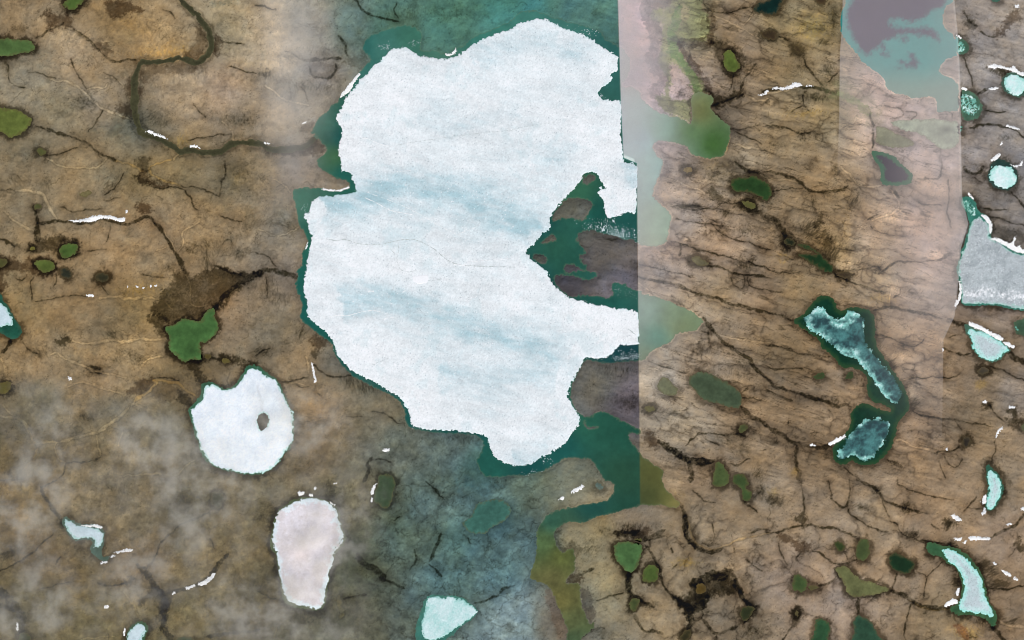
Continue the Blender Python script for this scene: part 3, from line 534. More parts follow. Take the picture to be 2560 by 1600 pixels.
# channels and streaks: tile kind width : points     d dark mossy channel, p pale sandy stream, o rusty stream
STROKES = """
00 d 4:700,290 780,330 880,400 940,470 1010,560 1120,590 1180,550 1280,560
00 d 3:340,365 400,340 450,290 540,260 600,220
00 p 2:540,250 620,260 700,290 790,350 870,390 920,460
00 p 3:490,750 600,770 700,790 780,840 840,930 900,980 980,1040 1100,1080 1200,1110 1250,1140
00 p 2:830,850 900,830 990,830 1020,780
00 d 2:670,560 700,650 760,740 820,840
00 d 2:980,680 1060,710 1120,770
00 p 2.5:1000,720 1090,740 1150,790 1190,830
00 d 3.5:340,1180 450,1230 560,1260 680,1290 800,1330 880,1390 950,1450 1010,1490 1100,1520
00 d 2:980,1050 920,1120 880,1190 840,1240
00 d 3:2090,390 2200,410 2320,415
00 d 2.5:2170,620 2260,650 2419,690
00 d 1.5:1540,95 1620,130 1660,190
00 d 2:1830,1000 1900,1060 1930,1120
00 p 2.5:2090,1150 2160,1210 2200,1270 2205,1320
00 d 2:2190,1280 2080,1270 2000,1300 1900,1290 1780,1330
00 d 2:40,580 90,620 80,700 100,790 180,830 250,830
00 p 2:40,580 90,640 80,700
00 d 1.5:280,680 370,690 430,720 520,730
00 p 3:1640,1512 1660,1470 1700,1440
00 d 1.5:450,1470 520,1460 620,1440 740,1390
01 p 2.5:440,-20 560,60 700,80 850,70 940,60 1010,0
01 o 3:1090,10 1200,20 1300,70 1360,110
01 o 2.5:1620,0 1480,40 1400,70 1410,120 1480,170 1600,210 1700,250
01 d 2.5:1450,260 1560,270 1700,265 1760,300 1800,370 1840,450 1860,480
01 d 2:1720,250 1860,250 1940,290 2010,320 2080,350
01 d 3:2120,0 2130,120 2090,200 2085,340
01 d 2:990,330 1080,270 1140,190 1170,110
01 d 1.5:980,370 1010,385 1120,350
01 d 2:590,450 650,480 720,495 850,470 980,460
01 p 4:150,280 300,295 400,320 450,390 490,480 540,560
01 p 3:30,470 130,560 220,640 320,665
01 d 7:355,600 350,690 360,770
01 d 5:360,590 500,580 620,580 740,590 860,600 900,575 1000,550 1080,590 1200,610 1280,580 1350,540 1420,540 1470,590
01 d 6:1470,590 1520,650 1580,740 1620,830 1680,900 1720,1000 1760,1080
01 d 4:330,430 330,520 360,590
01 p 2:1540,650 1650,830 1690,930
01 p 2:1680,860 1720,830 1740,770 1710,700 1760,650 1840,620 1880,590
01 p 1.5:1460,860 1560,820
01 d 2.5:2080,535 2140,560 2290,575
01 p 3:1760,1090 1800,1160 1810,1240 1790,1330 1840,1390 1940,1370 2000,1350
01 d 4:2020,1000 2180,1060 2350,1090
01 d 8:2480,1050 2280,1160 2170,1220 2080,1340 2030,1400
01 p 3:940,1310 1050,1300 1130,1290 1230,1320 1330,1290 1430,1300 1480,1330 1560,1340 1620,1420
01 d 2:330,1340 450,1310 590,1290 720,1280 850,1285
01 d 2:960,1180 990,1240 1020,1280
01 d 2:540,1080 530,1160 500,1200
01 d 2:320,1090 280,1150 300,1260 290,1320
01 d 2:150,1110 200,1150 250,1110
01 d 4:0,740 80,780 140,820
01 d 2:2110,800 2130,760 2170,755 2200,800
01 d 2:0,280 140,272
01 d 1.5:830,860 900,850 1000,840
01 d 2:1050,620 1040,700 1010,780
01 d 1.5:1340,1080 1460,1100 1560,1110
02 p 3:690,190 800,225 900,220 1000,200 1080,190 1150,210 1250,195 1380,185 1540,175
02 d 5:100,190 70,260 20,300
02 p 2.5:0,350 50,420 75,520
02 d 2:210,210 270,290 370,330
02 p 2.5:480,320 580,340 680,390 820,440 920,480 1000,520 1100,525 1200,540
02 p 2.5:650,630 740,595 850,600 950,640 1050,680 1160,700
02 p 2:1350,400 1440,360 1540,345
02 o 4:1440,560 1500,590 1430,650 1370,700 1270,760
02 p 4.5:1270,760 1210,850 1150,900 1080,960 1000,1020 920,1060 860,1080 720,1100 600,1140 540,1160 420,1155 330,1160 290,1110 260,1030 210,950 150,920 0,910
02 o 4:1440,555 1560,580 1680,590 1760,650 1850,720 1880,730
02 p 2:920,1060 930,1180 940,1270
02 p 2:540,1160 510,1240 560,1320 620,1350
02 d 2:620,1350 740,1350 860,1340 940,1290
02 o 3:360,1190 330,1280 260,1360 230,1420
02 d 2.5:620,1360 610,1440 560,1490
02 p 2:1160,1480 1280,1460 1420,1450 1550,1460 1680,1470 1730,1400 1780,1350 1870,1300
02 d 3:850,430 950,470
02 d 3:860,490 960,510
02 p 2.5:20,790 70,880 140,910
02 d 2:1440,540 1600,550 1700,580
02 p 2:1150,1060 1120,1200
02 p 2:1300,1000 1400,960
03 d 5:390,60 400,120 460,210 510,300 580,370 610,440
03 d 9:1310,800 1380,880 1440,960 1500,1040 1540,1080
03 d 7:1640,1060 1750,1020 1880,990 2050,860 2090,760 2150,700
03 d 10:1540,1080 1560,1180 1540,1290 1530,1380 1580,1460 1610,1530
03 d 2.5:920,970 1000,1000 1160,980
03 d 3:1990,290 1870,370 1740,390 1640,470 1560,550 1510,600 1490,680 1450,760 1390,830
03 d 1.5:1990,550 2030,640
03 d 14:-40,1000 70,1120 160,1220 220,1310 200,1400 230,1480
03 d 9:-20,1190 100,1200 180,1240
03 p 2.5:1160,1050 1220,1130 1280,1220 1300,1290
03 p 2:740,1520 900,1480 1100,1470
03 d 2.5:0,860 200,760 330,660 500,500
03 d 2:440,680 450,760
03 d 2:560,730 520,800
03 d 2:350,1040 500,1000 700,960
03 d 5:2440,1420 2200,1440 1950,1480
03 d 2.5:230,0 120,10 0,10
03 d 3:540,0 400,60
10 d 3.5:910,-20 980,50 1020,110 1080,150 1200,170 1290,190 1360,210
10 d 3:780,330 850,430 860,520
10 p 2.5:90,800 180,880 260,940 380,970 500,990
10 d 1.5:430,820 470,880 490,960
10 d 2.5:-20,40 100,80 190,100
10 d 5:460,575 600,565 800,552
10 d 3:500,640 510,700 570,745 660,745 740,710 770,650 750,600
10 d 2:270,490 360,520 460,580
10 d 1.5:1340,30 1300,90 1350,180
11 p 2:160,190 250,230 330,290
11 p 1.5:20,640 130,710 220,715 320,670 410,630
11 d 8:-60,1100 0,1080 100,1040 200,1040 300,1080 400,1110
11 d 2:0,870 100,900 190,1000
11 d 1.5:100,1100 120,1220 110,1310
12 p 3:480,350 490,430 510,520
12 d 2.5:240,590 380,570 500,540
12 p 2:240,575 400,600 510,610
12 d 2:380,610 430,640 510,620
12 d 2.5:550,420 620,500 740,545 850,545 920,520
12 d 2:1090,860 1200,880 1290,940 1360,980
12 d 1.5:860,910 1000,920
12 d 5:1100,1300 1040,1350 1060,1420 1040,1480 1010,1530
12 d 2.5:1130,1330 1200,1310 1280,1350
12 d 1.5:570,680 620,720
12 d 3:0,330 60,290 130,270
12 p 1.5:1160,1512 1190,1470 1250,1460 1310,1490
13 d 9:960,700 1020,800 1150,860 1220,940
13 d 4:1220,940 1400,1020
13 d 3:1640,790 1700,850 1750,900
13 d 3:1500,650 1520,760 1450,850
13 d 4:1650,760 1700,640 1750,500
13 d 2:2000,540 2030,600
13 d 3.5:2440,990 2340,1020 2290,1080 2160,1150 2060,1170
13 d 2:1360,330 1310,390
13 o 5:790,1090 790,1180 830,1260 800,1300
13 o 2:210,1360 180,1500
13 d 2.5:1600,0 1700,90 1780,190
13 d 3:830,1120 940,1100 1040,1080
13 d 2:0,1040 100,1110 200,1120
20 d 2.5:1780,80 1900,110 2050,120 2200,70 2280,60
20 p 2:1890,130 2000,190 2100,240 2180,270 2240,310 2320,330
20 p 2:2280,120 2200,210 2160,220
20 d 2:2100,700 2080,800 2050,850
20 d 3:2300,600 2180,760 2160,840
20 p 3:2150,890 2240,920 2320,950 2380,950 2419,930
20 d 3.5:1900,1040 2000,1160 2080,1220
20 d 2:2080,1220 2200,1220 2350,1170
20 p 2.5:2090,1360 2200,1390 2390,1410
20 o 4:2065,1230 2050,1330 2010,1440
20 d 2:2100,1240 2250,1310 2360,1350
20 d 2:1780,0 1840,60 1880,110
20 d 3:1900,1000 2000,970 2100,920 2200,880
21 d 2.5:1500,760 1590,790 1700,830 1850,870 1970,890 2080,930 2200,970
21 d 3:2230,960 2320,1000 2440,1035
21 d 2:1200,985 1350,1020 1460,1050 1550,1070 1640,1075 1690,1110
21 d 5:1200,1100 1350,1140 1500,1170 1640,1200 1720,1250 1850,1290 1960,1320 2050,1350 2180,1380 2300,1420 2440,1455
21 p 2:1200,1160 1290,1230 1400,1310
21 d 4:1590,800 1590,900
21 d 3:1860,990 1980,1020 2100,1070 2200,1090 2300,1090 2440,1110
21 d 1.5:2080,1100 2090,1180 2140,1215 2190,1200 2210,1140 2170,1080
21 d 2:2220,1110 2240,1180 2300,1210 2440,1245
21 d 2.5:2230,780 2300,810 2440,845
21 d 2:1880,600 1960,690 2100,760 2200,780
21 d 1.5:1540,560 1700,590 1900,610 2050,640
21 d 2.5:1700,460 1850,470 1940,460 1970,430
21 d 5:2100,20 2200,90 2300,110 2440,175
21 p 2:1430,160 1600,210 1760,290 1900,370
21 d 3:1950,420 2050,400 2150,410
22 d 5.5:1800,-20 1880,80 1950,140 2000,220 2100,280 2180,330 2260,400 2330,480 2440,575
22 p 2:1960,130 2100,180 2250,200 2440,218
22 p 2:2010,220 2130,300 2240,370 2280,410
22 d 6.5:2170,830 2250,900 2350,970 2440,1022
22 d 3:1640,1190 1700,1130 1760,1060 1880,1060 2000,1090 2130,1070 2200,1090
22 d 2.5:1830,1120 1950,1180
22 d 9:1390,1130 1480,1210 1600,1290 1720,1340 1900,1330
22 d 7:1690,1350 1690,1520
22 d 2:1280,370 1400,430 1500,460 1640,500
22 d 2:2180,730 2280,730 2350,760
22 d 3:2180,690 2240,650
22 d 3:1860,110 1850,210
22 d 3:2050,1350 2120,1370 2180,1340 2240,1310
23 d 6:1600,240 1640,320 1650,420 1640,520 1690,610 1760,670 1880,670 1990,650
23 d 4:1800,590 1880,610 1910,590
23 o 2.5:1650,350 1690,480 1720,600 1830,650 1960,640 2050,610 2120,560 2250,540 2440,490
23 d 3:2250,500 2320,470 2440,470
23 d 2:1890,400 1910,460 1920,560 1890,600
23 d 3.5:1240,600 1290,660 1340,740 1390,840 1410,920 1450,1010 1500,1090 1580,1150 1650,1180
23 d 13:1510,1100 1580,1150 1650,1200 1690,1290 1680,1390
23 d 17:1710,970 1800,945 1950,900 2050,860
23 d 12:1840,1110 1790,1180 1740,1220 1690,1240
23 d 9:2090,900 2130,1020 2180,1110 2250,1200
23 d 8:1640,330 1640,500 1700,620 1800,670
23 d 9:1100,900 1090,1020 1120,1090
23 d 7:1250,590 1300,540 1400,500 1440,470
23 d 9:960,500 1080,515 1200,480
22 d 11:1480,1215 1600,1290 1720,1345 1880,1335
23 d 5:1120,870 1090,950 1090,1020 1130,1070 1200,1120 1280,1170 1340,1200
23 d 5:1160,1270 1200,1340 1230,1420 1300,1440 1420,1440
23 d 6:2140,1040 2180,1110 2250,1180 2310,1200 2250,1290 2200,1350
23 d 5:1800,1310 1850,1400 1930,1450 2050,1420 2150,1370
23 d 3:1930,1460 1920,1540
23 d 7:1650,1180 1680,1280 1680,1400 1640,1440
23 d 4:640,900 700,870 760,830
23 d 3:1250,580 1350,560 1440,530
23 d 2:2200,740 2300,820 2370,860
23 d 3:2100,640 2110,690
23 d 3:1700,90 1780,160 1830,210 1920,210
23 d 3:2190,200 2260,260 2320,310
23 d 2.5:1300,640 1310,560
23 d 3:1500,640 1530,680
23 d 3:1690,1240 1760,1210 1810,1250 1800,1310 1750,1330 1700,1310
23 d 3:1520,840 1560,800
23 d 3:800,1140 880,1110 980,1090 1050,1070
23 d 3:880,1400 800,1400 720,1440 640,1500
30 d 2.5:100,330 190,400
30 d 2.5:320,520 380,640 440,740 520,820
30 d 5:-60,870 0,850 120,830 260,820 400,830 520,840 620,880 670,890
30 p 3:-20,885 60,870 150,850 260,845
30 d 3:-20,1180 140,1200 260,1240 320,1260 420,1250 490,1270
30 d 2:330,900 330,990 390,1050
30 d 2:320,1000 220,1050
30 g 11:670,890 760,920 850,980 900,1030 960,1080
30 d 3.5:960,1080 990,1180 1000,1300 990,1400
30 p 2:720,1220 830,1170 920,1160 970,1210
30 d 3:1850,100 1880,200 1960,250
30 d 3:2010,300 2080,350 2160,350
30 d 2.5:1860,550 1880,640 1920,740 1930,820
30 d 4:1990,890 2060,850 2120,830
30 d 2.5:2050,1040 2150,1060 2240,1060
30 d 3.5:1900,1210 2000,1190 2100,1170 2200,1190 2260,1220 2360,1230 2440,1330
30 d 2:1090,1000 1180,1020 1260,1040 1290,1090 1270,1120 1150,1130
30 d 2:1300,1050 1390,1060 1410,1110 1350,1135
30 d 2.5:560,770 620,730 660,680
30 d 3:1620,1060 1740,1055 1750,1110
31 d 5:-40,105 100,120 200,150 280,190 340,250 400,290 500,300 600,295 680,285 760,250
31 p 2:0,180 200,185 280,210
31 d 2:40,290 180,280 330,265
31 p 2.5:700,70 790,160 840,230 900,250 1000,250 1065,240
31 p 2.5:1160,275 1200,340 1240,400 1230,460 1180,510 1060,540 980,570
31 d 4:1190,300 1230,350
31 d 4:940,560 1030,520
31 d 9:-20,530 80,560 120,640 170,720
31 d 2:640,1040 800,1040 950,1030 1010,1000 1070,1050
31 d 3:1080,1050 1180,970 1300,960 1450,970 1560,960
31 d 3.5:1560,960 1640,930 1740,880
31 d 2:0,1035 120,1060 250,1075 310,1060
31 d 4:620,1080 740,1140 860,1190 1000,1220 1110,1260
31 d 2:0,1245 130,1250
31 d 4:1000,1420 1140,1390 1200,1400 1330,1420 1480,1460 1650,1500
31 d 2.5:1420,400 1480,430 1640,430
31 d 3:1640,0 1650,180 1400,190
31 d 2:1700,180 1720,300 1700,420 1690,520 1730,640
31 d 5:1850,60 1920,130 2000,110 2030,60
31 d 2:1950,170 2020,210
31 d 2:2010,460 2200,470 2250,480
31 d 2:2100,530 2250,570 2440,620
31 d 2.5:2300,300 2380,380 2440,490
31 p 2:1150,1250 1150,1380
31 d 2:970,620 990,650
31 d 1.5:1010,670 1100,690 1200,715
31 d 2:1250,1220 1240,1270 1190,1310
31 d 2:1350,1220 1310,1250 1390,1260
31 d 3.5:-40,1430 100,1470 230,1510
31 d 3:1700,1500 1800,1530
32 d 4:-20,238 100,250 190,280 220,280
32 d 2:220,290 350,310 480,340 600,340
32 d 2.5:-20,430 80,470 170,460 230,450 340,480
32 d 2:180,480 300,520 420,550
32 d 5:-40,530 40,610 140,640 260,690 380,720 450,740 560,780 660,820 720,790 790,820
32 d 3:-20,650 80,710 150,750 240,760
32 d 6:-40,1000 100,1070 190,1140 270,1180 380,1190 500,1210 580,1190
32 d 5:270,1190 260,1290 260,1380 290,1430 290,1520
32 d 2:1010,130 1130,160 1220,200 1290,230 1370,260 1440,240 1480,180
32 p 1.5:1260,570 1350,540 1500,545
32 d 2:1350,545 1500,548 1640,545 1760,540 1830,490
32 d 2.5:1370,860 1460,910 1560,920 1700,930 1800,950 1900,970 2010,980 2130,1000
32 p 3:1210,1130 1310,1170 1450,1210 1600,1250
32 d 3:1600,1250 1740,1240 1830,1190
32 d 2:1760,940 1810,1000 1830,1040
32 d 2:1670,1290 1700,1370 1750,1390 1810,1370 1830,1310
32 d 2:1610,1320 1650,1410 1680,1490
32 d 2.5:2140,1130 2140,1250 2110,1330
32 d 2:2080,800 2150,880 2240,970
32 d 2:2100,440 2250,490 2340,530 2440,590
32 d 9:2285,310 2330,370 2440,405
32 d 3:1650,270 1750,310 1850,330 1920,310
32 d 6:1700,0 1800,20 1860,50
32 d 2:1720,160 1790,130
32 d 2:330,100 420,160 500,170
32 d 2:720,1390 800,1460 880,1512
32 d 4:1130,1310 1200,1350 1260,1390
32 d 2:200,960 200,990
33 d 2.5:300,-10 330,100 350,200 340,290
33 d 3.5:-20,485 100,500 170,460 260,440 350,440 400,420 500,440 620,460 720,500 830,540
33 d 3:420,670 520,710 580,770 640,800 760,800 830,750
33 d 2:720,690 750,760
33 d 3.5:480,1000 600,980 660,900
33 d 2:100,600 130,700 180,800
33 d 2:300,680 280,770
33 d 3:770,-10 770,100 760,220 720,260 650,230 590,190 590,130
33 d 2.5:770,260 760,310 850,370 920,420 980,460 1060,470 1130,490
33 d 4:830,-10 920,30 1000,70 1060,120 1090,180 1180,230 1280,260 1380,300 1480,320
33 d 2:1090,170 1100,270 1140,350
33 d 2:1220,0 1240,60 1330,90 1450,120 1560,160 1750,180
33 d 2.5:1150,390 1220,420 1250,490 1310,520 1400,560 1480,600
33 d 4:1450,565 1640,605
33 d 2:1400,860 1470,890 1500,920 1540,860 1620,810 1660,770
33 d 2:1500,920 1460,1110
33 d 2.5:1200,880 1190,940 1180,1020
33 d 6:1160,1050 1250,1060 1330,1120 1400,1170 1500,1200 1620,1220 1720,1210
33 o 2.5:1330,1130 1400,1180 1500,1215 1620,1235 1720,1225
33 d 2.5:1380,1140 1320,1220 1300,1350 1280,1450 1300,1530
33 d 6:850,1110 850,1180 850,1270
33 d 3:230,1390 180,1440 130,1520
33 d 2:1880,270 1970,270 2050,270
33 d 2.5:1850,300 1890,270 1900,230 1970,150
33 d 4:2090,545 2200,490 2300,450 2360,400 2440,310
33 d 2:2280,720 2320,650
33 d 6:2120,1390 2180,1440 2240,1530
33 p 3:2170,1320 2250,1370 2440,1395
33 d 3:2070,1030 2200,1030 2440,1000
33 d 3:1750,1250 1770,1340
33 d 2:1540,400 1620,470
33 d 2:560,0 590,120
"""

# wet or bare ground: tile kind alpha : outline     b brown marsh, k black bog, g green wetland, t tan knoll, u grey-purple mud, r rusty sedge
AREAS = """
00 b .9:980,30 1060,10 1200,10 1280,60 1360,75 1340,105 1260,95 1190,140 1120,150 1040,150 1010,90
00 k .6:560,-30 590,90 680,130 750,90 870,-10
00 b .9:400,110 480,100 520,160 600,160 640,140 700,290 640,240 540,250 470,290 480,220 430,150
00 b .8:1080,1050 1170,990 1250,960 1255,1130 1180,1080
00 b .7:1820,190 1880,230 1940,330 1950,430 1900,530 1800,560 1740,540 1760,480 1870,400 1890,300
00 b .9:2020,320 2090,370 2100,440 2040,510 2010,500 2030,400
00 b .6:1340,640 1480,630 1600,640 1760,620 1880,640 1840,680 1600,690 1430,710 1400,780 1330,760
00 b .7:1200,760 1240,720 1250,900 1210,880 1185,840
00 b .7:1290,860 1340,850 1330,910 1300,940
00 b .7:880,430 960,410 1040,470 1010,520 940,490
01 b .9:1350,110 1400,170 1480,220 1600,225 1540,255 1450,240 1290,180
01 k .8:1260,150 1350,180 1440,225 1380,240 1290,190
01 k .7:1270,-20 1420,-20 1400,50 1380,100 1320,50
01 b .95:1300,410 1400,420 1430,500 1320,500
01 k .8:1690,1040 1750,1080 1830,1140 1920,1040 2050,1020 2250,1070 2400,1090 2330,1170 2220,1240 2150,1320 2080,1380 2040,1440 1930,1530 1450,1530 1460,1330 1520,1270 1620,1180
01 b .95:-40,930 80,940 140,940 200,980 300,940 400,930 500,930 540,990 540,1060 430,1080 330,1080 250,1040 180,1020 120,1050 50,1060 60,1120 40,1200 0,1250 -40,1250
01 k .8:380,790 470,720 560,730 620,760 730,750 745,830 700,910 600,930 550,900 530,860 450,840 350,870 270,870 260,820 330,770
01 k .6:90,800 150,780 180,830 120,860
02 b .8:1310,570 1380,530 1440,570 1420,620 1330,680 1280,720 1200,700 1250,640
02 k .8:1700,650 1760,700 1850,780 1780,810 1700,800
02 b .5:1480,600 1600,600 1680,650 1690,730 1560,760 1450,730
02 k .8:1400,-30 1460,-40 1560,-30 1570,60 1580,160 1540,180 1460,50
02 k .85:1770,370 1870,385 1930,350 2050,350 2180,340 2300,400 2450,440 2350,470 2300,520 2230,600 2100,655 1950,600 1890,600 1830,500
02 t .8:1870,450 1960,390 2080,400 2200,400 2290,440 2280,510 2240,580 2100,630 1960,560
02 k .8:520,190 570,165 650,170 680,200 640,225 540,225
03 k .7:1440,1000 1500,1040 1640,1060 1610,1140 1600,1250 1570,1380 1500,1330 1490,1290 1530,1180 1480,1090 1400,1110 1360,1190 1320,1180 1340,1100 1420,1060
03 k .8:1160,950 1240,920 1230,1000
10 b .8:490,1330 580,1280 660,1400 600,1460 400,1450 150,1450 70,1425 300,1430 430,1410
10 b .7:410,1200 560,1140 550,1210 480,1250
10 b .5:500,600 560,580 740,590 770,650 740,720 600,750 530,720 500,660
10 t .5:570,640 620,620 690,620 690,660 630,690 580,680
10 b .5:850,560 950,550 1080,545 1080,590 1000,650 960,640 880,610
10 b .4:230,720 280,710 340,760 300,800 230,760
12 b .8:540,130 680,190 700,230 600,260 540,250
12 k .7:530,300 570,290 580,320 540,335
12 k .9:40,868 100,890 132,950 100,1022 50,1047 8,1010 3,930
12 k .4:300,1290 250,1330 180,1420 60,1500 0,1512 0,1460 100,1450 170,1400 240,1330
13 k .45:680,0 760,120 820,300 830,500 780,700 720,900 720,1150 640,1300 500,1280 640,1220 690,1000 780,650 830,560 780,300 680,180
20 u .8:1250,-30 1490,-30 1500,80 1330,70 1300,160 1260,100
20 g .9:1300,90 1430,70 1430,120 1410,220 1340,190 1310,150
20 g .85:1500,-30 1800,-30 1780,100 1870,140 1860,370 1740,390 1560,390 1560,470 1640,580 1730,700 1810,760 1820,870 1880,890 1760,870 1690,960 1690,1180 1640,1130 1480,1090 1390,1000 1340,910 1450,900 1460,780 1450,700 1370,600 1410,450 1410,260 1430,120 1440,70 1500,80
20 t .9:1590,60 1650,40 1690,90 1660,200 1570,270 1570,150
20 t .85:1480,600 1560,620 1650,720 1720,840 1700,940 1560,950 1500,940 1480,850 1520,760
20 k .75:1880,400 1960,390 2080,430 2160,510 2200,580 2140,720 2060,720 2000,650 1950,560
20 k .85:1830,850 1890,880 2010,930 2060,870 2150,870 2200,880 2100,930 2000,980 1900,1000 1870,1010 1910,940
20 b .6:1770,190 1830,180 1850,250 1790,280
20 t .35:1600,440 1740,440 1860,500 1920,640 2000,720 1880,820 1780,700 1680,560
21 k .75:1840,250 1950,300 1990,380 2060,400 2150,400 2250,330 2320,440 2440,570 2440,610 2330,500 2200,480 2100,420 1960,410 1900,350
21 u .6:1430,60 1500,110 1450,160 1380,200 1400,140
21 u .5:1340,340 1400,370 1480,460 1500,480 1400,420 1340,370
21 u .7:1480,760 1540,800 1420,830
21 u .4:1200,1180 1330,1250 1310,1265 1200,1260
22 b .9:1240,1040 1310,1070 1390,1130 1370,1200 1290,1190 1240,1120
22 b .6:1450,730 1550,740 1520,770 1460,750
23 k .85:1700,950 1820,930 1900,910 2000,860 2060,830 2100,920 2130,1010 2100,1100 1990,1080 1880,1090 1830,1150 1790,1230 1710,1210 1680,1280 1690,1350 1650,1300 1600,1180 1510,1110 1560,1120 1680,1120
23 t .8:1820,1230 1860,1150 1930,1095 2010,1085 2090,1110 2140,1180 2150,1270 2120,1360 2050,1410 1980,1430 1900,1390 1840,1310
23 b .8:960,490 1080,480 1200,450 1300,470 1250,510 1150,530 1060,530 980,520
23 k .6:400,500 440,450 430,560 450,640 520,620 600,600 640,640 600,720 590,640 500,690 440,660
23 b .9:500,960 600,900 660,900 640,960 560,980
23 u .8:640,1060 700,1000 760,1100 780,1200 790,1320 730,1360 690,1290 660,1180
23 r .22:300,1040 360,1020 420,1120 480,1260 520,1400 520,1560 460,1560 400,1400 340,1200
23 k .5:1660,330 1660,460 1720,600 1800,660 1750,560 1720,440
30 b .8:2150,340 2200,250 2260,160 2330,110 2370,90 2370,180 2280,240 2230,320
30 k .9:2070,640 2150,640 2250,680 2210,720 2140,690
30 k .5:1870,190 1930,180 1960,260 1890,270
30 b .6:900,870 920,800 980,770 980,820 930,870
31 k .8:430,640 490,490 525,590 470,640
31 k .75:130,700 240,700 280,790 220,830 130,860 150,800 90,740
31 k .6:630,1040 820,1040 800,1110 720,1140 640,1090
31 k .85:980,1030 1030,990 1090,1040 1050,1065
31 k .5:2110,640 2250,650 2419,680 2450,760 2330,740 2250,760 2160,720
31 u .6:1560,950 1740,870 1760,960 1740,1000 1680,960
31 b .4:1820,140 1900,90 1960,150 2050,110 2050,200 1960,220
32 k .8:2020,790 2070,780 2110,840 2070,850
32 k .85:2280,840 2340,840 2350,900 2310,920
32 k .8:2240,930 2450,925 2450,980 2260,970
32 k .7:2270,1000 2370,990 2400,1050 2290,1040
32 k .5:2040,1330 2110,1300 2150,1370 2240,1490 2300,1560 2220,1512 2140,1400 2060,1420 2030,1470
33 k .8:250,350 300,340 340,290 370,400 330,450 300,390
33 b .9:80,510 200,530 300,590 420,610 420,660 310,680 260,620 150,570
33 k .7:240,1200 320,1190 330,1260 290,1370 220,1390 225,1270
33 k .8:1670,350 1740,380 1830,390 1700,420 1650,460
33 k .8:2340,480 2360,580 2440,660 2440,690 2320,650
33 k .7:1280,490 1400,480 1420,550 1300,540
33 k .6:0,150 60,140 160,220 100,240 0,230
33 r .6:1740,1340 1850,1380 1920,1480 1860,1530 1780,1420
"""

